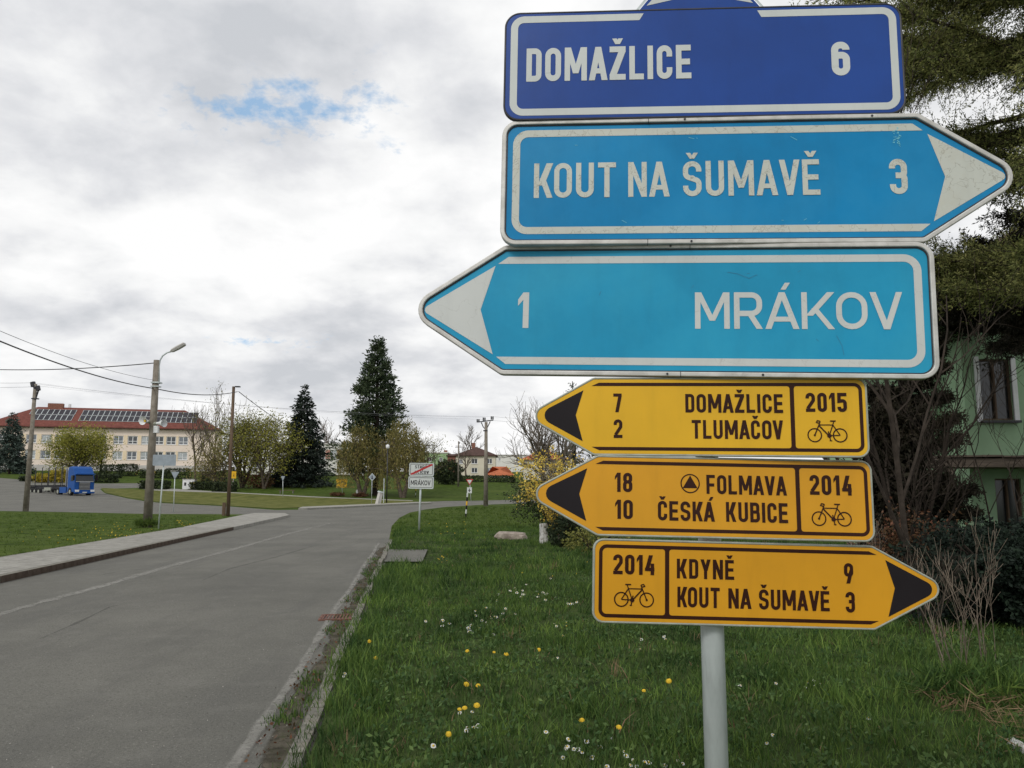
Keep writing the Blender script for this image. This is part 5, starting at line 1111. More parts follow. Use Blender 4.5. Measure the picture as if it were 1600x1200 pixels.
# ---- stone slab pile and white marker post near the forsythia
st = base_at(797, 846); t = thing('stone_slab', 'broken pale concrete slab lying in the grass left of the white marker', 'stone', st)
def rock(name, c, size, seed, m, parent, rz=0.0):
    import bmesh
    r_ = random.Random(seed); bm = bmesh.new(); bmesh.ops.create_icosphere(bm, subdivisions=2, radius=1)
    for v in bm.verts:
        for ax_ in range(3): v.co[ax_] = math.copysign(abs(v.co[ax_]) ** .55, v.co[ax_])
        v.co *= 1 + r_.uniform(-.10, .10); v.co = Matrix.Rotation(rz, 3, 'Z') @ Vector((v.co.x * size[0], v.co.y * size[1], v.co.z * size[2])); v.co += Vector(c) - ORG.get(parent.name, Vector())
    me = bpy.data.meshes.new(name); bm.to_mesh(me); bm.free(); me.materials.append(m); return link(name, me, parent)
M['stone'] = mat('pale_stone', (.30, .24, .20), .95, .35, 5, (.38, .33, .28), bump=.7, bscale=20)
rock('slab', (st[0], st[1], .15), (.46, .34, .15), 3, M['stone'], t, .1); rock('chip', (st[0] + .34, st[1] - .12, .12), (.16, .2, .09), 5, M['stone'], t, .6); rock('chip', (st[0] - .30, st[1] + .05, .10), (.10, .14, .08), 8, M['stone'], t, .3)
wp = base_at(850, 854); kk = wp[1] / FPX; t = thing('white_marker_post', 'short flaking white marker stone beside the forsythia', 'marker post', wp)
b = MB(); b.tube([(wp[0], wp[1], -.05), (wp[0], wp[1], 10 * kk), (wp[0], wp[1], 18 * kk), (wp[0] - .01, wp[1], 33 * kk), (wp[0] - .01, wp[1], 35 * kk)], [.135, .13, .12, .12, .10], 9); M['flaky'] = mat('flaking_white_paint', (.55, .55, .53), .9, .1, 5); noise_into(M['flaky'], 9, .8, (.2, .18, .15), .5, .6); b.build('stone', M['flaky'], t)

# ================================================================ log truck (local: +x forward, z up)
M['tblue'] = mat('truck_blue', (.003, .065, .27), .5, .1, 2, spec=.3); M['tyre'] = mat('tyre', (.02, .02, .02), .9, .2, 9); M['chrome'] = mat('grille_silver', (.45, .46, .47), .35, .1, 8, metal=.6)
F_ = base_at(131, 774.5); Fp = Vector(F_); Rp = Vector(gY(48, 768, Fp.y + 10.2)); hd = Fp - Rp; yaw = math.atan2(hd.y, hd.x)
trk = thing('articulated_truck', 'bright blue articulated log truck parked with empty trailer stakes', 'truck', (0, 0, 0), local=True)
trk.location = Fp; pitch_t = math.atan2(-hd.z, hd.length); trk.rotation_euler = (0, 0, yaw)
def P(b, name, m, parent=None, **k): return b.build(name, m, parent or trk, **k)
def wheel(x, y, r=.5, w=.32):
    b = MB(); b.cyl((x, y - w / 2, r), (x, y + w / 2, r), r, 18); wo = P(b, 'wheel', M['tyre']); 
    for s_ in (-1, 1): q = MB(); q.cyl((x, y + s_ * w / 2, r), (x, y + s_ * (w / 2 + .015), r), r * .5, 14, r * .3); q.build('rim', M['lamp_grey'], wo)
b = MB(); prof = [(-.02, .45), (-2.1, .45), (-2.1, 3.2), (-1.95, 3.62), (-1.2, 3.72), (-.75, 3.45), (-.45, 3.05), (-.30, 2.85), (-.18, 2.75), (-.02, 1.75)]
for s_ in (0,):
    n = len(prof); vs = [(x, -1.22, z) for x, z in prof] + [(x, 1.22, z) for x, z in prof]; b.add(vs, [tuple(range(n)), tuple(range(2 * n - 1, n - 1, -1))] + [((i + 1) % n, i, n + i, n + (i + 1) % n) for i in range(n)])
P(b, 'cab', M['tblue'], bevel=.07)
b = MB(); b.add([(-.175, -1.06, 2.66), (-.175, 1.06, 2.66), (-.0, 1.1, 1.80), (-.0, -1.1, 1.80)], [(0, 3, 2, 1)]); b.v = [(x + .02, y, z) for x, y, z in b.v]; P(b, 'windscreen', M['glass_dark'])
b = MB(); b.box((.12, 0, 2.74), (.32, 2.3, .10)); P(b, 'sun_visor', M['tblue'])
b = MB(); b.box((.02, 0, 1.78), (.06, 2.2, .07)); P(b, 'wiper_panel', M['chrome'])
b = MB(); b.box((.0, 0, 1.2), (.06, 1.35, .98)); g_ = P(b, 'grille', M['dark_metal'])
for k in range(6): q = MB(); q.box((.045, 0, .82 + .17 * k), (.03, 1.3, .05)); q.build('grille_bar', M['chrome'], g_)
b = MB(); b.box((.06, 0, .48), (.22, 2.48, .42)); P(b, 'bumper', M['tblue'], bevel=.05)
for s_ in (-1, 1):
    b = MB(); b.box((.15, s_ * .95, .62), (.10, .48, .26)); P(b, 'headlight', M['frame_white'])
    b = MB(); b.box((.05, s_ * 1.42, 2.25), (.14, .22, .62)); P(b, 'mirror', M['black_film'])
    b = MB(); b.add([(-.35, s_ * 1.235, 1.85), (-1.15, s_ * 1.235, 1.85), (-1.15, s_ * 1.235, 2.55), (-.5, s_ * 1.235, 2.55)], [(0, 1, 2, 3)]); P(b, 'side_window', M['glass_dark'])
    b = MB(); b.box((-3.35, s_ * 1.15, .72), (1.9, .14, .75)); P(b, 'side_skirt', M['tblue'])
    b = MB(); b.box((-2.15, s_ * 1.1, 2.3), (.10, .12, 2.6)); P(b, 'side_fairing', M['frame_white'])
    wheel(-1.25, s_ * 1.08); wheel(-4.75, s_ * 1.0, .5, .5)
    for xx in (-10.8, -12.1, -13.4): wheel(xx, s_ * 1.05)
    for i in range(6):
        b = MB(); xx = -3.6 - i * 2.1; b.tube([(xx, s_ * 1.2, 1.2), (xx, s_ * 1.24, 3.7)], .055, 4); P(b, 'stake', M['dark_metal'])
b = MB(); b.box((.18, 0, .42), (.02, .55, .13)); P(b, 'number_plate', M['white'])
b = MB(); b.box((-8.2, -.42, 1.05), (11.6, .12, .32)); b.box((-8.2, .42, 1.05), (11.6, .12, .32)); P(b, 'chassis', M['dark_metal'])
for i in range(6): b = MB(); b.box((-3.6 - i * 2.1, 0, 1.27), (.18, 2.5, .16)); P(b, 'bolster', M['dark_metal'])
b = MB(); b.box((-2.75, 0, 2.35), (.08, 2.35, 2.2)); P(b, 'headboard', M['chrome'])
b = MB(); b.box((-8.2, -1.1, .85), (2.0, .1, .4)); P(b, 'toolbox', M['lamp_grey'])
b = MB(); b.box((-13.9, 0, 1.0), (.15, 2.4, .35)); P(b, 'rear_bumper', M['dark_metal'])
# ================================================================ forsythia
fo = base_at(880, 858); fy = 22.5; fo = gY(878, 860, fy); t = thing('forsythia_bush', 'yellow flowering forsythia behind the yellow arrow tips', 'bush', fo)
b = MB(); rnd = random.Random(5); FP = []; 
for k in range(105):
    a = rnd.uniform(0, 6.283); Rr = rnd.uniform(.5, 1.75); Hh = rnd.uniform(1.5, 2.95) * (1.05 - .18 * Rr / 1.7); pts = []; ph_ = rnd.uniform(.5, 1.0)
    for i in range(11):
        s_ = i / 10; x = Rr * s_ ** 1.3; z = Hh * math.sin(min(1.0, s_ * ph_ * 1.25) * math.pi / 2 * (1.0 if ph_ < .8 else 1.25)) if s_ > 0 else 0
        pts.append(Vector((fo[0] + math.cos(a) * x + rnd.gauss(0, .03), fy + math.sin(a) * x * .8, max(.02, z))))
    b.tube(pts, [.012 - .0009 * i for i in range(11)], 3, cap=False)
    for i in range(3, 11):
        m_ = 8 if rnd.random() < .75 else 2
        for q in range(m_):
            p = pts[i - 1].lerp(pts[i], rnd.random()); FP.append((p.x + rnd.gauss(0, .035), p.y + rnd.gauss(0, .035), p.z + rnd.gauss(0, .035)))
    for q in range(5):
        j = rnd.randint(3, 9); p = pts[j]; e = p + Vector((rnd.gauss(0, .25), rnd.gauss(0, .2), rnd.uniform(-.35, .35))); b.tube([p, e], .005, 3, cap=False)
        for w_ in range(9): z_ = p.lerp(e, rnd.random()); FP.append((z_.x + rnd.gauss(0, .02), z_.y, z_.z + rnd.gauss(0, .02)))
b.build('stem', M['twig'], t); FP = np.array(FP)
FP = FP[(np.sin(FP[:, 0] * 5.1 + FP[:, 2] * 3) + np.sin(FP[:, 2] * 6.3 - FP[:, 0] * 2) + rng.normal(size=len(FP)) * .9) > -.75]
np_mesh('blossom', leaves(FP, .058, .75), quads(np.zeros(len(FP) * 4)), M['yellowflower'], t)
bush('dark brown hedge mass behind the forsythia', 'hedge', gY(860, 780, 34), (3.6, 1.2, 2.3), 6000, M['hedge'], .09, 'hedge', fill=.35)
bush('small dark evergreen shrub right of the white marker', 'shrub', gY(886, 850, 21.3), (1.0, .8, .95), 3600, M['hedge'], .07, 'shrub')
bush('low rough shrub with dead leaves at the foot of the yellow signs', 'shrub', gY(930, 850, 19.5), (1.5, .9, .7), 2200, M['olive'], .06, 'shrub')

# ================================================================ trees on the right, close to the camera
def needle_tree(label, name, base, H, r0, limbs, leafm_, seed, wood, ntw=10, tuft=7, nl=.06, tw=.16, group=None, dens=1.0):
    """limbs: (height, azimuth deg, length, rise)"""
    rnd = random.Random(seed); t = thing(name, label, 'tree', base, group); b = MB(); bz = Vector(base)
    b.tube([bz + Vector((0, 0, -.2)), bz + Vector((.08, 0, H * .4)), bz + Vector((-.05, .05, H))], [r0, r0 * .7, .05], 10, cap=False)
    P = []; D = []
    for (h, az, L, rise) in limbs:
        d = Vector((math.cos(R(az)), math.sin(R(az)), rise)).normalized(); p = bz + Vector((0, 0, h)); pts = [p.copy()]; n = 9
        for i in range(n): d = (d + Vector((rnd.gauss(0, .09), rnd.gauss(0, .09), rnd.gauss(0, .06) - .015))).normalized(); p = p + d * L / n; pts.append(p.copy())
        b.tube(pts, [max(.008, r0 * .22 * (1 - i / (n + .5))) for i in range(n + 1)], 5, cap=False)
        for i in range(2, n + 1):
            for k in range(int(ntw * dens * (1.0 if i > 3 else .6))):
                s_ = pts[i - 1].lerp(pts[i], rnd.random()); a = Vector((rnd.gauss(0, 1), rnd.gauss(0, 1), rnd.gauss(-.25, .55))).normalized(); ll = rnd.uniform(.25, .85) * (1.1 - .4 * i / n) * min(1, L / 2.2)
                dd = (a * .8 + d * .7).normalized(); q = [s_, s_ + dd * ll * .5 + Vector((0, 0, -.02)), s_ + dd * ll + Vector((0, 0, -.10 * ll))]; b.tube(q, [.0075, .0055, .003], 3, cap=False)
                for w_ in range(tuft):
                    f = (w_ + rnd.random()) / tuft; pp = q[0].lerp(q[1], f * 2) if f < .5 else q[1].lerp(q[2], f * 2 - 1); P.append(tuple(pp)); D.append(tuple(dd))
    b.build('trunk', wood, t, smooth=True)
    P = np.array(P); D = np.array(D); k = 5
    P = np.repeat(P, k, 0) + rng.normal(size=(len(P) * k, 3)) * .035; D = np.repeat(D, k, 0)
    np_mesh('foliage', leaves(P, nl, .28, 0, D * .8, 1.0), quads(np.zeros(len(P) * 4)), leafm_, t); return t
rl = random.Random(17); limbs = []
for i in range(74):
    h = 4.35 + 7.8 * (i / 74) + rl.uniform(-.15, .15); az = rl.uniform(95, 265) if i % 7 else rl.uniform(-60, 90); L = (.66 if i < 11 else 1.0) * (4.6 - 2.2 * max(0, (h - 7) / 5.5)) * rl.uniform(.72, 1.02); limbs.append((h, az, L, rl.uniform(-.02, .38)))
TR = (gx(1735, 11.5), 11.5, 0.0)
needle_tree('large needle tree overhanging from the right edge above the blue signs', 'larch_tree', TR, 13.0, .24, limbs, M['pine'], 4, M['bark_dark'], ntw=20, tuft=11, nl=.055)
limbs = [(.9 + 3.9 * i / 46, rl.uniform(0, 360), rl.uniform(.5, .95) * (1.12 - .35 * i / 46), rl.uniform(.2, .8)) for i in range(46)]
YT = (gx(1408, 13.2), 13.2, 0.0)
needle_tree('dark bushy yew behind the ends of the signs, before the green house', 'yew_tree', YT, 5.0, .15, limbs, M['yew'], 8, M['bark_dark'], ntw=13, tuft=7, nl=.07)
limbs = [(4.6 + 1.6 * i / 30, rl.uniform(130, 235), rl.uniform(1.3, 3.0), rl.uniform(-.05, .15)) for i in range(34)]
Y2T = (gx(1672, 15.2), 15.2, 0.0)
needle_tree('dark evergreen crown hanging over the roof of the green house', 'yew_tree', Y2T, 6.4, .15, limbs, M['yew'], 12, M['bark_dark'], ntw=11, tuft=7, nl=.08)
# ivy-dark multi trunk in the shade
t = thing('multi_stem_tree', 'dark bare multi-stemmed tree rising left of the green house', 'tree', (gx(1440, 12.4), 12.4, 0)); b = MB()
tree_wood(b, (gx(1395, 12.4), 12.4, 0), 5.2, .05, seed=91, levels=4, kids=(7, 5, 4, 3), spread=.4, up=.25, twig=.006, multi=3, trunk=.12); b.build('trunk', M['bark_dark'], t, smooth=True)
# bare twigs in front of the green house
for i, (px_, Y_, H_, sd, lb) in enumerate(((1400, 9.5, 8.6, 101, 'tall thin bare tree just behind the right end of the navy sign'), (1545, 13.0, 4.6, 103, 'fine bare sapling in front of the green house wall'), (1590, 11.0, 3.4, 105, 'bare twiggy sapling at the far right edge'))):
    bp = (gx(px_, Y_), Y_, 0); t = thing('bare_sapling', lb, 'tree', bp); b = MB(); tree_wood(b, bp, H_, .020 if i else .045, seed=sd, levels=4, kids=(5, 4, 3, 3) if i else (9, 6, 5, 3), spread=.5, up=.3, twig=.0035, trunk=.18, sides=(6, 4, 3, 3)); b.build('trunk', M['bark_dark'], t)
# red-brown hedge with dead leaves, left foot of the yew
bush('brown beech hedge with dead leaves under the yew, right of the yellow signs', 'beech_hedge', (gx(1412, 11.5), 11.5, .05), (1.7, 1.0, 1.25), 3800, M['redbrown'], .05, 'hedge', stems=20, fill=.25, wood=M['bark_dark'])
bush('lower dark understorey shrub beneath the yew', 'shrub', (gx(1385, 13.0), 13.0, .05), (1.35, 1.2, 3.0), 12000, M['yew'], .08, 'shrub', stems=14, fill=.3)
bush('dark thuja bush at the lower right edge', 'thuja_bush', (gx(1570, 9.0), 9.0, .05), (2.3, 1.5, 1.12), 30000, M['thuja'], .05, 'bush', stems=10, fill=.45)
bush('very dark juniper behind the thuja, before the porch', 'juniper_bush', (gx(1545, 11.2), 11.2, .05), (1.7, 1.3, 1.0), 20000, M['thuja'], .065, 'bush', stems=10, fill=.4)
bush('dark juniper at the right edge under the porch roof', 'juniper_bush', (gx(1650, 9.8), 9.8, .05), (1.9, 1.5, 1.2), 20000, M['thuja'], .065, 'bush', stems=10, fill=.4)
# pale bare shrubs in the verge
def stems_shrub(label, px_, Y_, H_, n, sd, spread, m, lean=0.0, r=.013):
    bp = (gx(px_, Y_), Y_, .05); t = thing('bare_shrub', label, 'shrub', bp); rr = random.Random(sd)
    for k in range(n):
        b = MB(); p = Vector(bp) + Vector((rr.uniform(-.08, .08), rr.uniform(-.08, .08), -.03)); a = rr.uniform(0, 6.28); d = Vector((math.cos(a) * spread + lean, math.sin(a) * spread * .6, 1)).normalized(); L = H_ * rr.uniform(.6, 1.0)
        def br(p, d, L, r, lv):
            pts = [p]; q = p
            for i in range(6): d = (d + Vector((rr.gauss(0, .07), rr.gauss(0, .07), .03))).normalized(); q = q + d * L / 6; pts.append(q)
            b.tube(pts, [max(.0016, r * (1 - i / 7)) for i in range(7)], 5 if lv == 0 else 3, cap=False)
            if lv < 2:
                for j in range(6 - lv * 2): i = rr.randint(2, 5); nd = (d + Vector((rr.gauss(0, .45), rr.gauss(0, .45), rr.gauss(.2, .25)))).normalized(); br(pts[i], nd, L * rr.uniform(.25, .5), r * .5, lv + 1)
        br(p, d, L, r * rr.uniform(.6, 1.1), 0); b.build('stem', m, t)
stems_shrub('pale bare shrub stems fanning out under the tip of the lowest yellow sign', 1466, 6.3, 1.1, 5, 3, .22, M['twig_pale'], -.10, .0075)
stems_shrub('thin pale bare sapling just right of the fanned shrub stems', 1508, 6.6, 1.25, 3, 7, .10, M['twig_pale'], .02, .0065)
stems_shrub('short dry twigs below the lowest yellow sign', 1330, 9.2, 1.15, 5, 9, .12, M['twig'], 0, .008)
stems_shrub('dark thin stems in front of the thuja bush', 1420, 8.4, 1.3, 6, 13, .2, M['bark_dark'], 0, .007)
# white pipe end lower right
pb = (gx(1592, 4.9) , 4.9, .11); t = thing('plastic_pipe', 'short end of a white pipe lying in dead grass at the lower right', 'pipe', pb)
b = MB(); p0 = gp(1580, 1160, .13); p1 = gp(1668, 1208, .10); b.tube([p0, p1], .032, 14, cap=False); b.tube([p1, p0], .026, 14, cap=False); b.build('tube', M['flaky'], t, smooth=True)

# ================================================================ grass
def blades(name, n, lat, s, hfun, wfac, m, zfun, label, ymax=None, pdf='inv', clump=.25, bend=.95, mask=None):
    u = rng.random(n)
    S = s[0] * (s[1] / s[0]) ** u if pdf == 'inv' else s[0] + (s[1] - s[0]) * u
    Lm = np.minimum(lat[1], .72 * S + 1.5) if lat[1] > 0 else np.full(n, lat[1])
    A = lat[0] + (Lm - lat[0]) * rng.random(n)
    keep = rng.random(n) < (Lm - lat[0]) / max(1e-6, (Lm - lat[0]).max()) * 1.25; A, S = A[keep], S[keep]
    # gather part of them in tufts
    k = len(A); c = rng.random(k) < .45; src = rng.integers(0, k, max(1, k // 26)); pick = src[rng.integers(0, len(src), k)]
    A = np.where(c, A[pick] + rng.normal(size=k) * .05, A); S = np.where(c, S[pick] + rng.normal(size=k) * .05, S)
    if lat[0] > -2: ok = A > lat[0]; 
    else: ok = A < lat[1]
    A, S, c, pick = A[ok], S[ok], c[ok], pick[ok]
    if mask is not None: mk = mask(A, S); A, S, c, pick = A[mk], S[mk], c[mk], pick[mk]
    k = len(A)
    X = RR.x * A + RD.x * S; Y = RR.y * A + RD.y * S; Z = zfun(A, S, X, Y)
    th = rng.random(1 << 20)[pick % (1 << 20)]
    H = hfun(A, S) * rng.uniform(.45, 1.25, k) * np.where(c, .7 + 1.0 * th, .8); W = wfac * (1 + np.minimum(S, 16) / 7.0) * rng.uniform(.6, 1.4, k)
    ph = rng.uniform(0, 6.283, k); bx = np.cos(ph); by = np.sin(ph); ph2 = rng.uniform(0, 6.283, k); lx = np.cos(ph2); ly = np.sin(ph2); be = H * rng.uniform(.1, bend, k)
    B = np.stack([X, Y, Z], 1); side = np.stack([bx, by, np.zeros(k)], 1) * (W / 2)[:, None]; ln = np.stack([lx, ly, np.zeros(k)], 1) * be[:, None]
    up = np.zeros((k, 3)); up[:, 2] = H
    V = np.stack([B - side, B + side, B + up * .6 + ln * .35 + side * .7, B + up * .6 + ln * .35 - side * .7, B + up + ln, B + up + ln], 1)
    F = []
    base = np.arange(k)[:, None] * 5; V = V[:, :5].reshape(-1, 3)
    tris = np.concatenate([base + np.array([[0, 1, 2]]), base + np.array([[0, 2, 3]]), base + np.array([[3, 2, 4]])], 1).reshape(-1, 3)
    o = np_mesh(name, V, tris, m); tag(o, label, 'grass', None, 'stuff'); return o
vz = np.vectorize(verge_z)
def patch(A, S): return .5 + .5 * np.sin(A * 1.9 + 1.1 * np.sin(S * .9)) * np.cos(S * 1.25 + .7 * A)
def hv(A, S): return .055 + .065 * patch(A, S) + .05 * np.exp(-((A + .45) / .25) ** 2) + np.where((S > 11) & (S < 19), .06 * patch(A * .7 + 2, S * .8), 0)
stub_mask = lambda A, S: ~((A < .55 + .15 * np.sin(S * 9)) & (S > 16.9) & (S < 20.3))
blades('grass', 200000, (-.70, 13), (3.3, 34), hv, .0040, M['grass'], lambda A, S, X, Y: vz(A, S) - .01, 'thick dark green grass of the roadside verge', mask=stub_mask)
blades('straw_grass', 2600, (-.5, 12), (3.3, 24), lambda A, S: .10 + 0 * A, .0035, M['straw'], lambda A, S, X, Y: vz(A, S) - .01, 'dry straw scattered through the verge grass', mask=stub_mask, bend=1.2)
zgv = np.vectorize(zg)
def in_verge(A, S):
    X = RR.x * A + RD.x * S; Y = RR.y * A + RD.y * S; zc = Y * CE; px = 800 + FPX * X / zc; py = 600 - FPX * (-Y * SE - EYE * CE) / zc / 1.0
    px = 800 + FPX * X / (Y * CE - EYE * SE); yy = (-Y * SE - EYE * CE) / (Y * CE - EYE * SE); py = 600 - FPX * yy
    edge = np.interp(px, [600, 612, 624, 640, 665, 697, 748, 804, 870, 1100], [860, 823, 811, 803, 798, 794, 791, 789, 787, 785]); return (py > edge + 1.5) & (px > 612)
blades('grass', 70000, (-1.5, 30), (22, 76), lambda A, S: .08 + .05 * patch(A, S * .5), .006, M['grass_far'], lambda A, S, X, Y: zgv(X, Y), 'green grass further along the right verge', mask=in_verge)
def in_left(A, S):
    X = RR.x * A + RD.x * S; Y = RR.y * A + RD.y * S; px = 800 + FPX * X / (Y * CE - EYE * SE); yy = (-Y * SE - EYE * CE) / (Y * CE - EYE * SE); py = 600 - FPX * yy
    return (py > np.interp(px, [-200, 0, 120, 225, 346, 380], [801, 801, 802.5, 804.5, 805, 806])) & (px < 385) & (px > -60)
blades('grass', 90000, (-42, -9.04), (12, 64), lambda A, S: .035 + .03 * patch(A, S * .5), .005, M['grass_far'], lambda A, S, X, Y: zgv(X, Y), 'mown lawn grass left of the footway', mask=in_left, pdf='inv')
# weeds along the gutter dirt
blades('gutter_weeds', 5200, (-1.0, -.70), (3.3, 20), lambda A, S: .03 + .03 * patch(A * 3, S), .004, M['grass'], lambda A, S, X, Y: .008 + 0 * A, 'small weeds growing in the gutter beside the kerb', mask=lambda A, S: (np.sin(S * 2.1) + np.sin(S * 5.3 + 1) + rng.normal(size=len(S)) * .4 > .25) & (A > -.98 + .1 * np.sin(S * 3)))
# broad-leaved weeds in the verge
nW = 26000; A = -.4 + rng.random(nW) ** 1.0 * 7; S = 3.4 * (20 / 3.4) ** rng.random(nW); cc = rng.integers(0, nW // 22, nW) * 22; A = A[cc] + rng.normal(size=nW) * .06; S = S[cc] + rng.normal(size=nW) * .06; kp = (A > -.5) & stub_mask(A, S); A, S = A[kp], S[kp]
P3 = np.stack([RR.x * A + RD.x * S, RR.y * A + RD.y * S, vz(A, S) + rng.uniform(0, .09, len(A))], 1)
o = np_mesh('broadleaf_weeds', leaves(P3, .036, .5, .5), quads(np.zeros(len(P3) * 4)), leafm('weed_leaf', (.04, .085, .025), (.09, .15, .045), .4, .25, 3), None); tag(o, 'low broad-leaved weeds between the grass blades', 'weeds', None, 'stuff')
# dead leaves and dry stalks lower right
nD = 2600; P3 = np.stack([rng.uniform(2.9, 4.6, nD), rng.uniform(4.4, 6.2, nD), rng.uniform(.06, .22, nD)], 1); o = np_mesh('dead_grass', leaves(P3, .14, .045, -.25), quads(np.zeros(nD * 4)), M['straw'], None); tag(o, 'tangle of dead brown grass at the lower right corner', 'dead grass', None, 'stuff')
bush('clump of long pale grass at the foot of the bare shrub stems', 'grass_tuft', (gx(1500, 6.0), 6.0, .05), (.9, .6, .22), 2600, M['grass'], .16, 'grass tuft', stems=1, aspect=.06, lup=.8)
nL = 700; A = rng.uniform(-.98, -.62, nL); S = 3.4 * (24 / 3.4) ** rng.random(nL); P3 = np.stack([RR.x * A + RD.x * S, RR.y * A + RD.y * S, np.full(nL, .016)], 1); Ag = rng.uniform(-6.9, -.75, 2600); Sg = 3.2 * (16 / 3.2) ** rng.random(2600); wg = rng.random(2600) < .25 + .75 * np.exp(-((Ag + .9) / .5) ** 2) ; Ag, Sg = Ag[wg], Sg[wg]; Pg = np.stack([RR.x * Ag + RD.x * Sg, RR.y * Ag + RD.y * Sg, np.full(len(Ag), .011)], 1); og = np_mesh('road_grit', leaves(Pg, .011, .8, .3), quads(np.zeros(len(Pg) * 4)), M['grit'], None); tag(og, 'grit and crumbs scattered over the asphalt', 'grit', None, 'stuff')
o = np_mesh('gutter_litter', leaves(P3, .028, .7, 0), quads(np.zeros(nL * 4)), M['redbrown'], None); tag(o, 'dead leaves and crumbs lying in the gutter', 'leaf litter', None, 'stuff')

# ================================================================ flowers
def to_AS(x, y): v = Vector((x, y, 0)); return v.dot(RR), v.dot(RD)
def gtop(px, py, h):
    p = gp(px, py, .06 + h); return p
def flower_mesh(name, r, nP, m, core=None, dome=.3):
    b = MB(); rr = random.Random(3)
    for ring, (r0, r1, zz) in enumerate(((.1, 1.0, .0), (.05, .8, .18), (0, .5, .32)) if core is None else ((.25, 1.0, .05),)):
        for k in range(nP):
            a = 2 * math.pi * (k + ring * .33) / nP; w = math.pi / nP * .85; f = rr.uniform(.88, 1.05)
            b.add([(math.cos(a) * r * r0, math.sin(a) * r * r0, r * (zz + dome * .3)), (math.cos(a - w) * r * r1 * .75, math.sin(a - w) * r * r1 * .75, r * (zz + .08)), (math.cos(a) * r * r1 * f, math.sin(a) * r * r1 * f, r * (zz - dome * .2)), (math.cos(a + w) * r * r1 * .75, math.sin(a + w) * r * r1 * .75, r * (zz + .08))], [(0, 1, 2, 3)])
    o = b.build(name, m); me = o.data; col.objects.unlink(o); bpy.data.objects.remove(o); return me
me_dand = flower_mesh('petals', .021, 18, M['dandelion']); me_dais = flower_mesh('petals', .014, 11, M['daisy'], core=1)
cb_ = MB(); cb_.tube([(0, 0, 0), (0, 0, .003), (0, 0, .005)], [.0048, .0045, .002], 8); o_ = cb_.build('centre', M['dandelion']); me_core = o_.data; col.objects.unlink(o_); bpy.data.objects.remove(o_)
def flower(px, py, h, me, name, label, cat, group, tilt=.5, scale=1.0, core=False, stem_r=.0022):
    p = gp(px, py, .06 + h); g0 = (p.x + random.uniform(-.02, .02), p.y + random.uniform(-.02, .02), .05)
    t = thing(name, label, cat, g0, group); b = MB(); g0v = Vector(g0); mid = g0v.lerp(p, .55) + Vector((random.uniform(-.01, .01), random.uniform(-.01, .01), 0)); b.tube([g0v, mid, p], stem_r, 5); b.build('stem', M['stem'], t)
    f = bpy.data.objects.new('petals', me); col.objects.link(f); f.parent = t; f.location = p - Vector(g0); az = math.atan2(p.x, p.y) + random.uniform(-.5, .5); f.rotation_euler = (tilt * random.uniform(.6, 1.3), random.uniform(-.25, .25), -az * .5 + random.uniform(-.3, .3)); f.scale = (scale,) * 3
    if core: c = bpy.data.objects.new('centre', me_core); col.objects.link(c); c.parent = f; c.location = (0, 0, .001)
DD = [(577, 1002, 'dandelion nearest the kerb, upper of the two beside the road'), (587, 1028, 'dandelion near the kerb, lower of the two beside the road'), (730, 1017, 'dandelion leftmost in the row of three across the verge middle'),
      (791, 1022, 'large round dandelion in the middle of the row of three'), (772, 1019, 'smaller dandelion just left of the large round one in the row'), (842, 1015, 'dandelion on a long stem at the right end of the row'),
      (729, 1069, 'left dandelion of the close pair in the verge centre'), (747, 1071, 'right dandelion of the close pair in the verge centre'), (745, 1102, 'dandelion alone below the close pair'), (718, 1108, 'left of two touching dandelions below the pair'), (726, 1106, 'right of two touching dandelions below the pair'),
      (701, 1147, 'lowest dandelion at the left, above the single daisy'), (909, 1125, 'dandelion left of the signpost above the daisies'), (967, 1136, 'dandelion halfway between the daisies and the signpost'), (1045, 1064, 'large dandelion left of the signpost on a bent stem'), (1006, 1079, 'small dandelion down left of the large one by the signpost')]
for i, (x, y, lb) in enumerate(DD): flower(x, y, random.uniform(.10, .16), me_dand, 'dandelion', lb, 'dandelion', 'dandelions in the verge', .75, (1.15 if i in (3, 14, 6, 8) else .95) * (.8 if i in (4, 9, 15) else 1))
rr = random.Random(22); DS = []
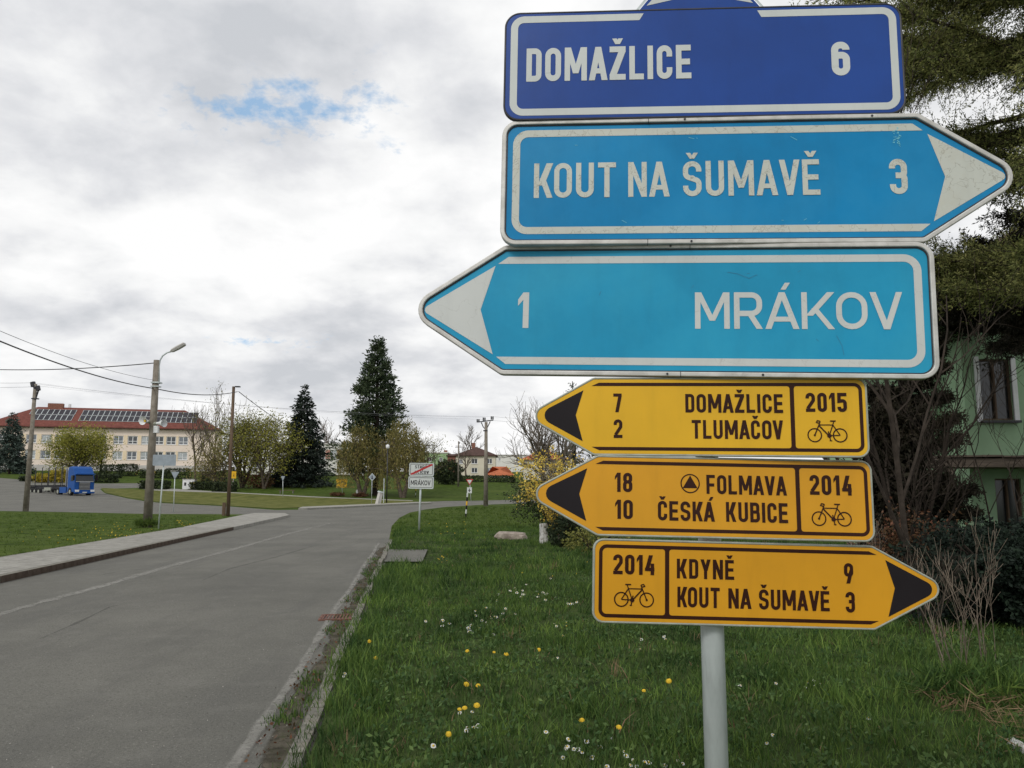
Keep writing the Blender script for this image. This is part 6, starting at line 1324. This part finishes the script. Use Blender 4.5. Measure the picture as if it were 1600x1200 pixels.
for (cx, cy, sx, sy, n, where) in ((812, 930, 8, 5, 8, 'in the dense far patch left of the lowest yellow sign'), (842, 930, 8, 4, 7, 'in the far patch nearest the lowest yellow sign'), (765, 955, 18, 9, 9, 'in the loose patch up the middle of the verge'), (742, 983, 10, 5, 7, 'in the patch above the row of dandelions'), (770, 966, 5, 5, 5, 'in the tight clump above the large round dandelion'), (700, 973, 20, 6, 4, 'in the sparse patch nearest the kerb'), (741, 1138, 8, 4, 5, 'in the row of bright ones below the dandelion group'), (728, 1113, 6, 4, 2, 'beside the two touching dandelions'), (538, 1060, 2, 4, 2, 'alone by the two dandelions near the kerb'), (905, 1165, 28, 14, 13, 'in the large patch left of the signpost near the bottom'), (985, 1190, 30, 8, 6, 'at the bottom edge just left of the signpost'), (870, 977, 14, 4, 4, 'scattered right of the row of dandelions'), (895, 944, 14, 5, 6, 'left of the 2014 field of the lowest sign'), (820, 915, 40, 14, 8, 'in the furthest scatter behind the daisy patches'), (1155, 1073, 4, 2, 2, 'just right of the signpost'), (1270, 1070, 22, 7, 7, 'in the scatter right of the signpost, below the lowest sign'), (1355, 1120, 4, 2, 2, 'near the bare shrub stems'), (1215, 1164, 10, 9, 3, 'in the near grass right of the signpost'), (1055, 1192, 20, 6, 3, 'at the bottom edge beside the signpost foot'), (950, 1005, 60, 10, 5, 'under the left end of the lowest sign'), (678, 1167, 2, 2, 1, 'alone below the lowest left dandelion'), (990, 1010, 5, 5, 2, 'above the small dandelion by the signpost'), (1040, 1195, 10, 4, 2, 'at the very bottom edge left of the signpost')):
    for k in range(n): DS.append((cx + rr.gauss(0, sx), min(1198, cy + rr.gauss(0, sy)), where))
for x, y, where in DS: flower(x, y, random.uniform(.03, .07), me_dais, 'daisy', 'small white daisy ' + where, 'daisy', 'daisies in the verge', .6, random.uniform(.8, 1.25) * (1.5 if y < 1000 else 1.1), True, .0012)
# yellow dots in the lawns: beyond counting
def dots(name, n, boxes, r, m, label, z=.10):
    P = []
    for (x0, y0, x1, y1, w) in boxes:
        for k in range(int(n * w)):
            p = gp(random.uniform(x0, x1), random.uniform(y0, y1), z); P.append((p.x, p.y, p.z))
    P = np.array(P); V = leaves(P, r, .9, .6); o = np_mesh(name, V, quads(V), m, None); tag(o, label, 'flowers', None, 'stuff')
dots('lawn_flowers', 150, ((90, 812, 200, 845, .25), (140, 825, 220, 838, .3), (275, 812, 305, 822, .18), (20, 820, 120, 850, .12), (225, 812, 300, 835, .15)), .04, M['dandelion'], 'yellow dandelions dotted over the left lawn')
dots('lawn_flowers', 60, ((650, 815, 760, 835, .4), (685, 850, 700, 880, .2), (760, 860, 940, 905, .4)), .035, M['dandelion'], 'yellow dandelions dotted over the far verge')
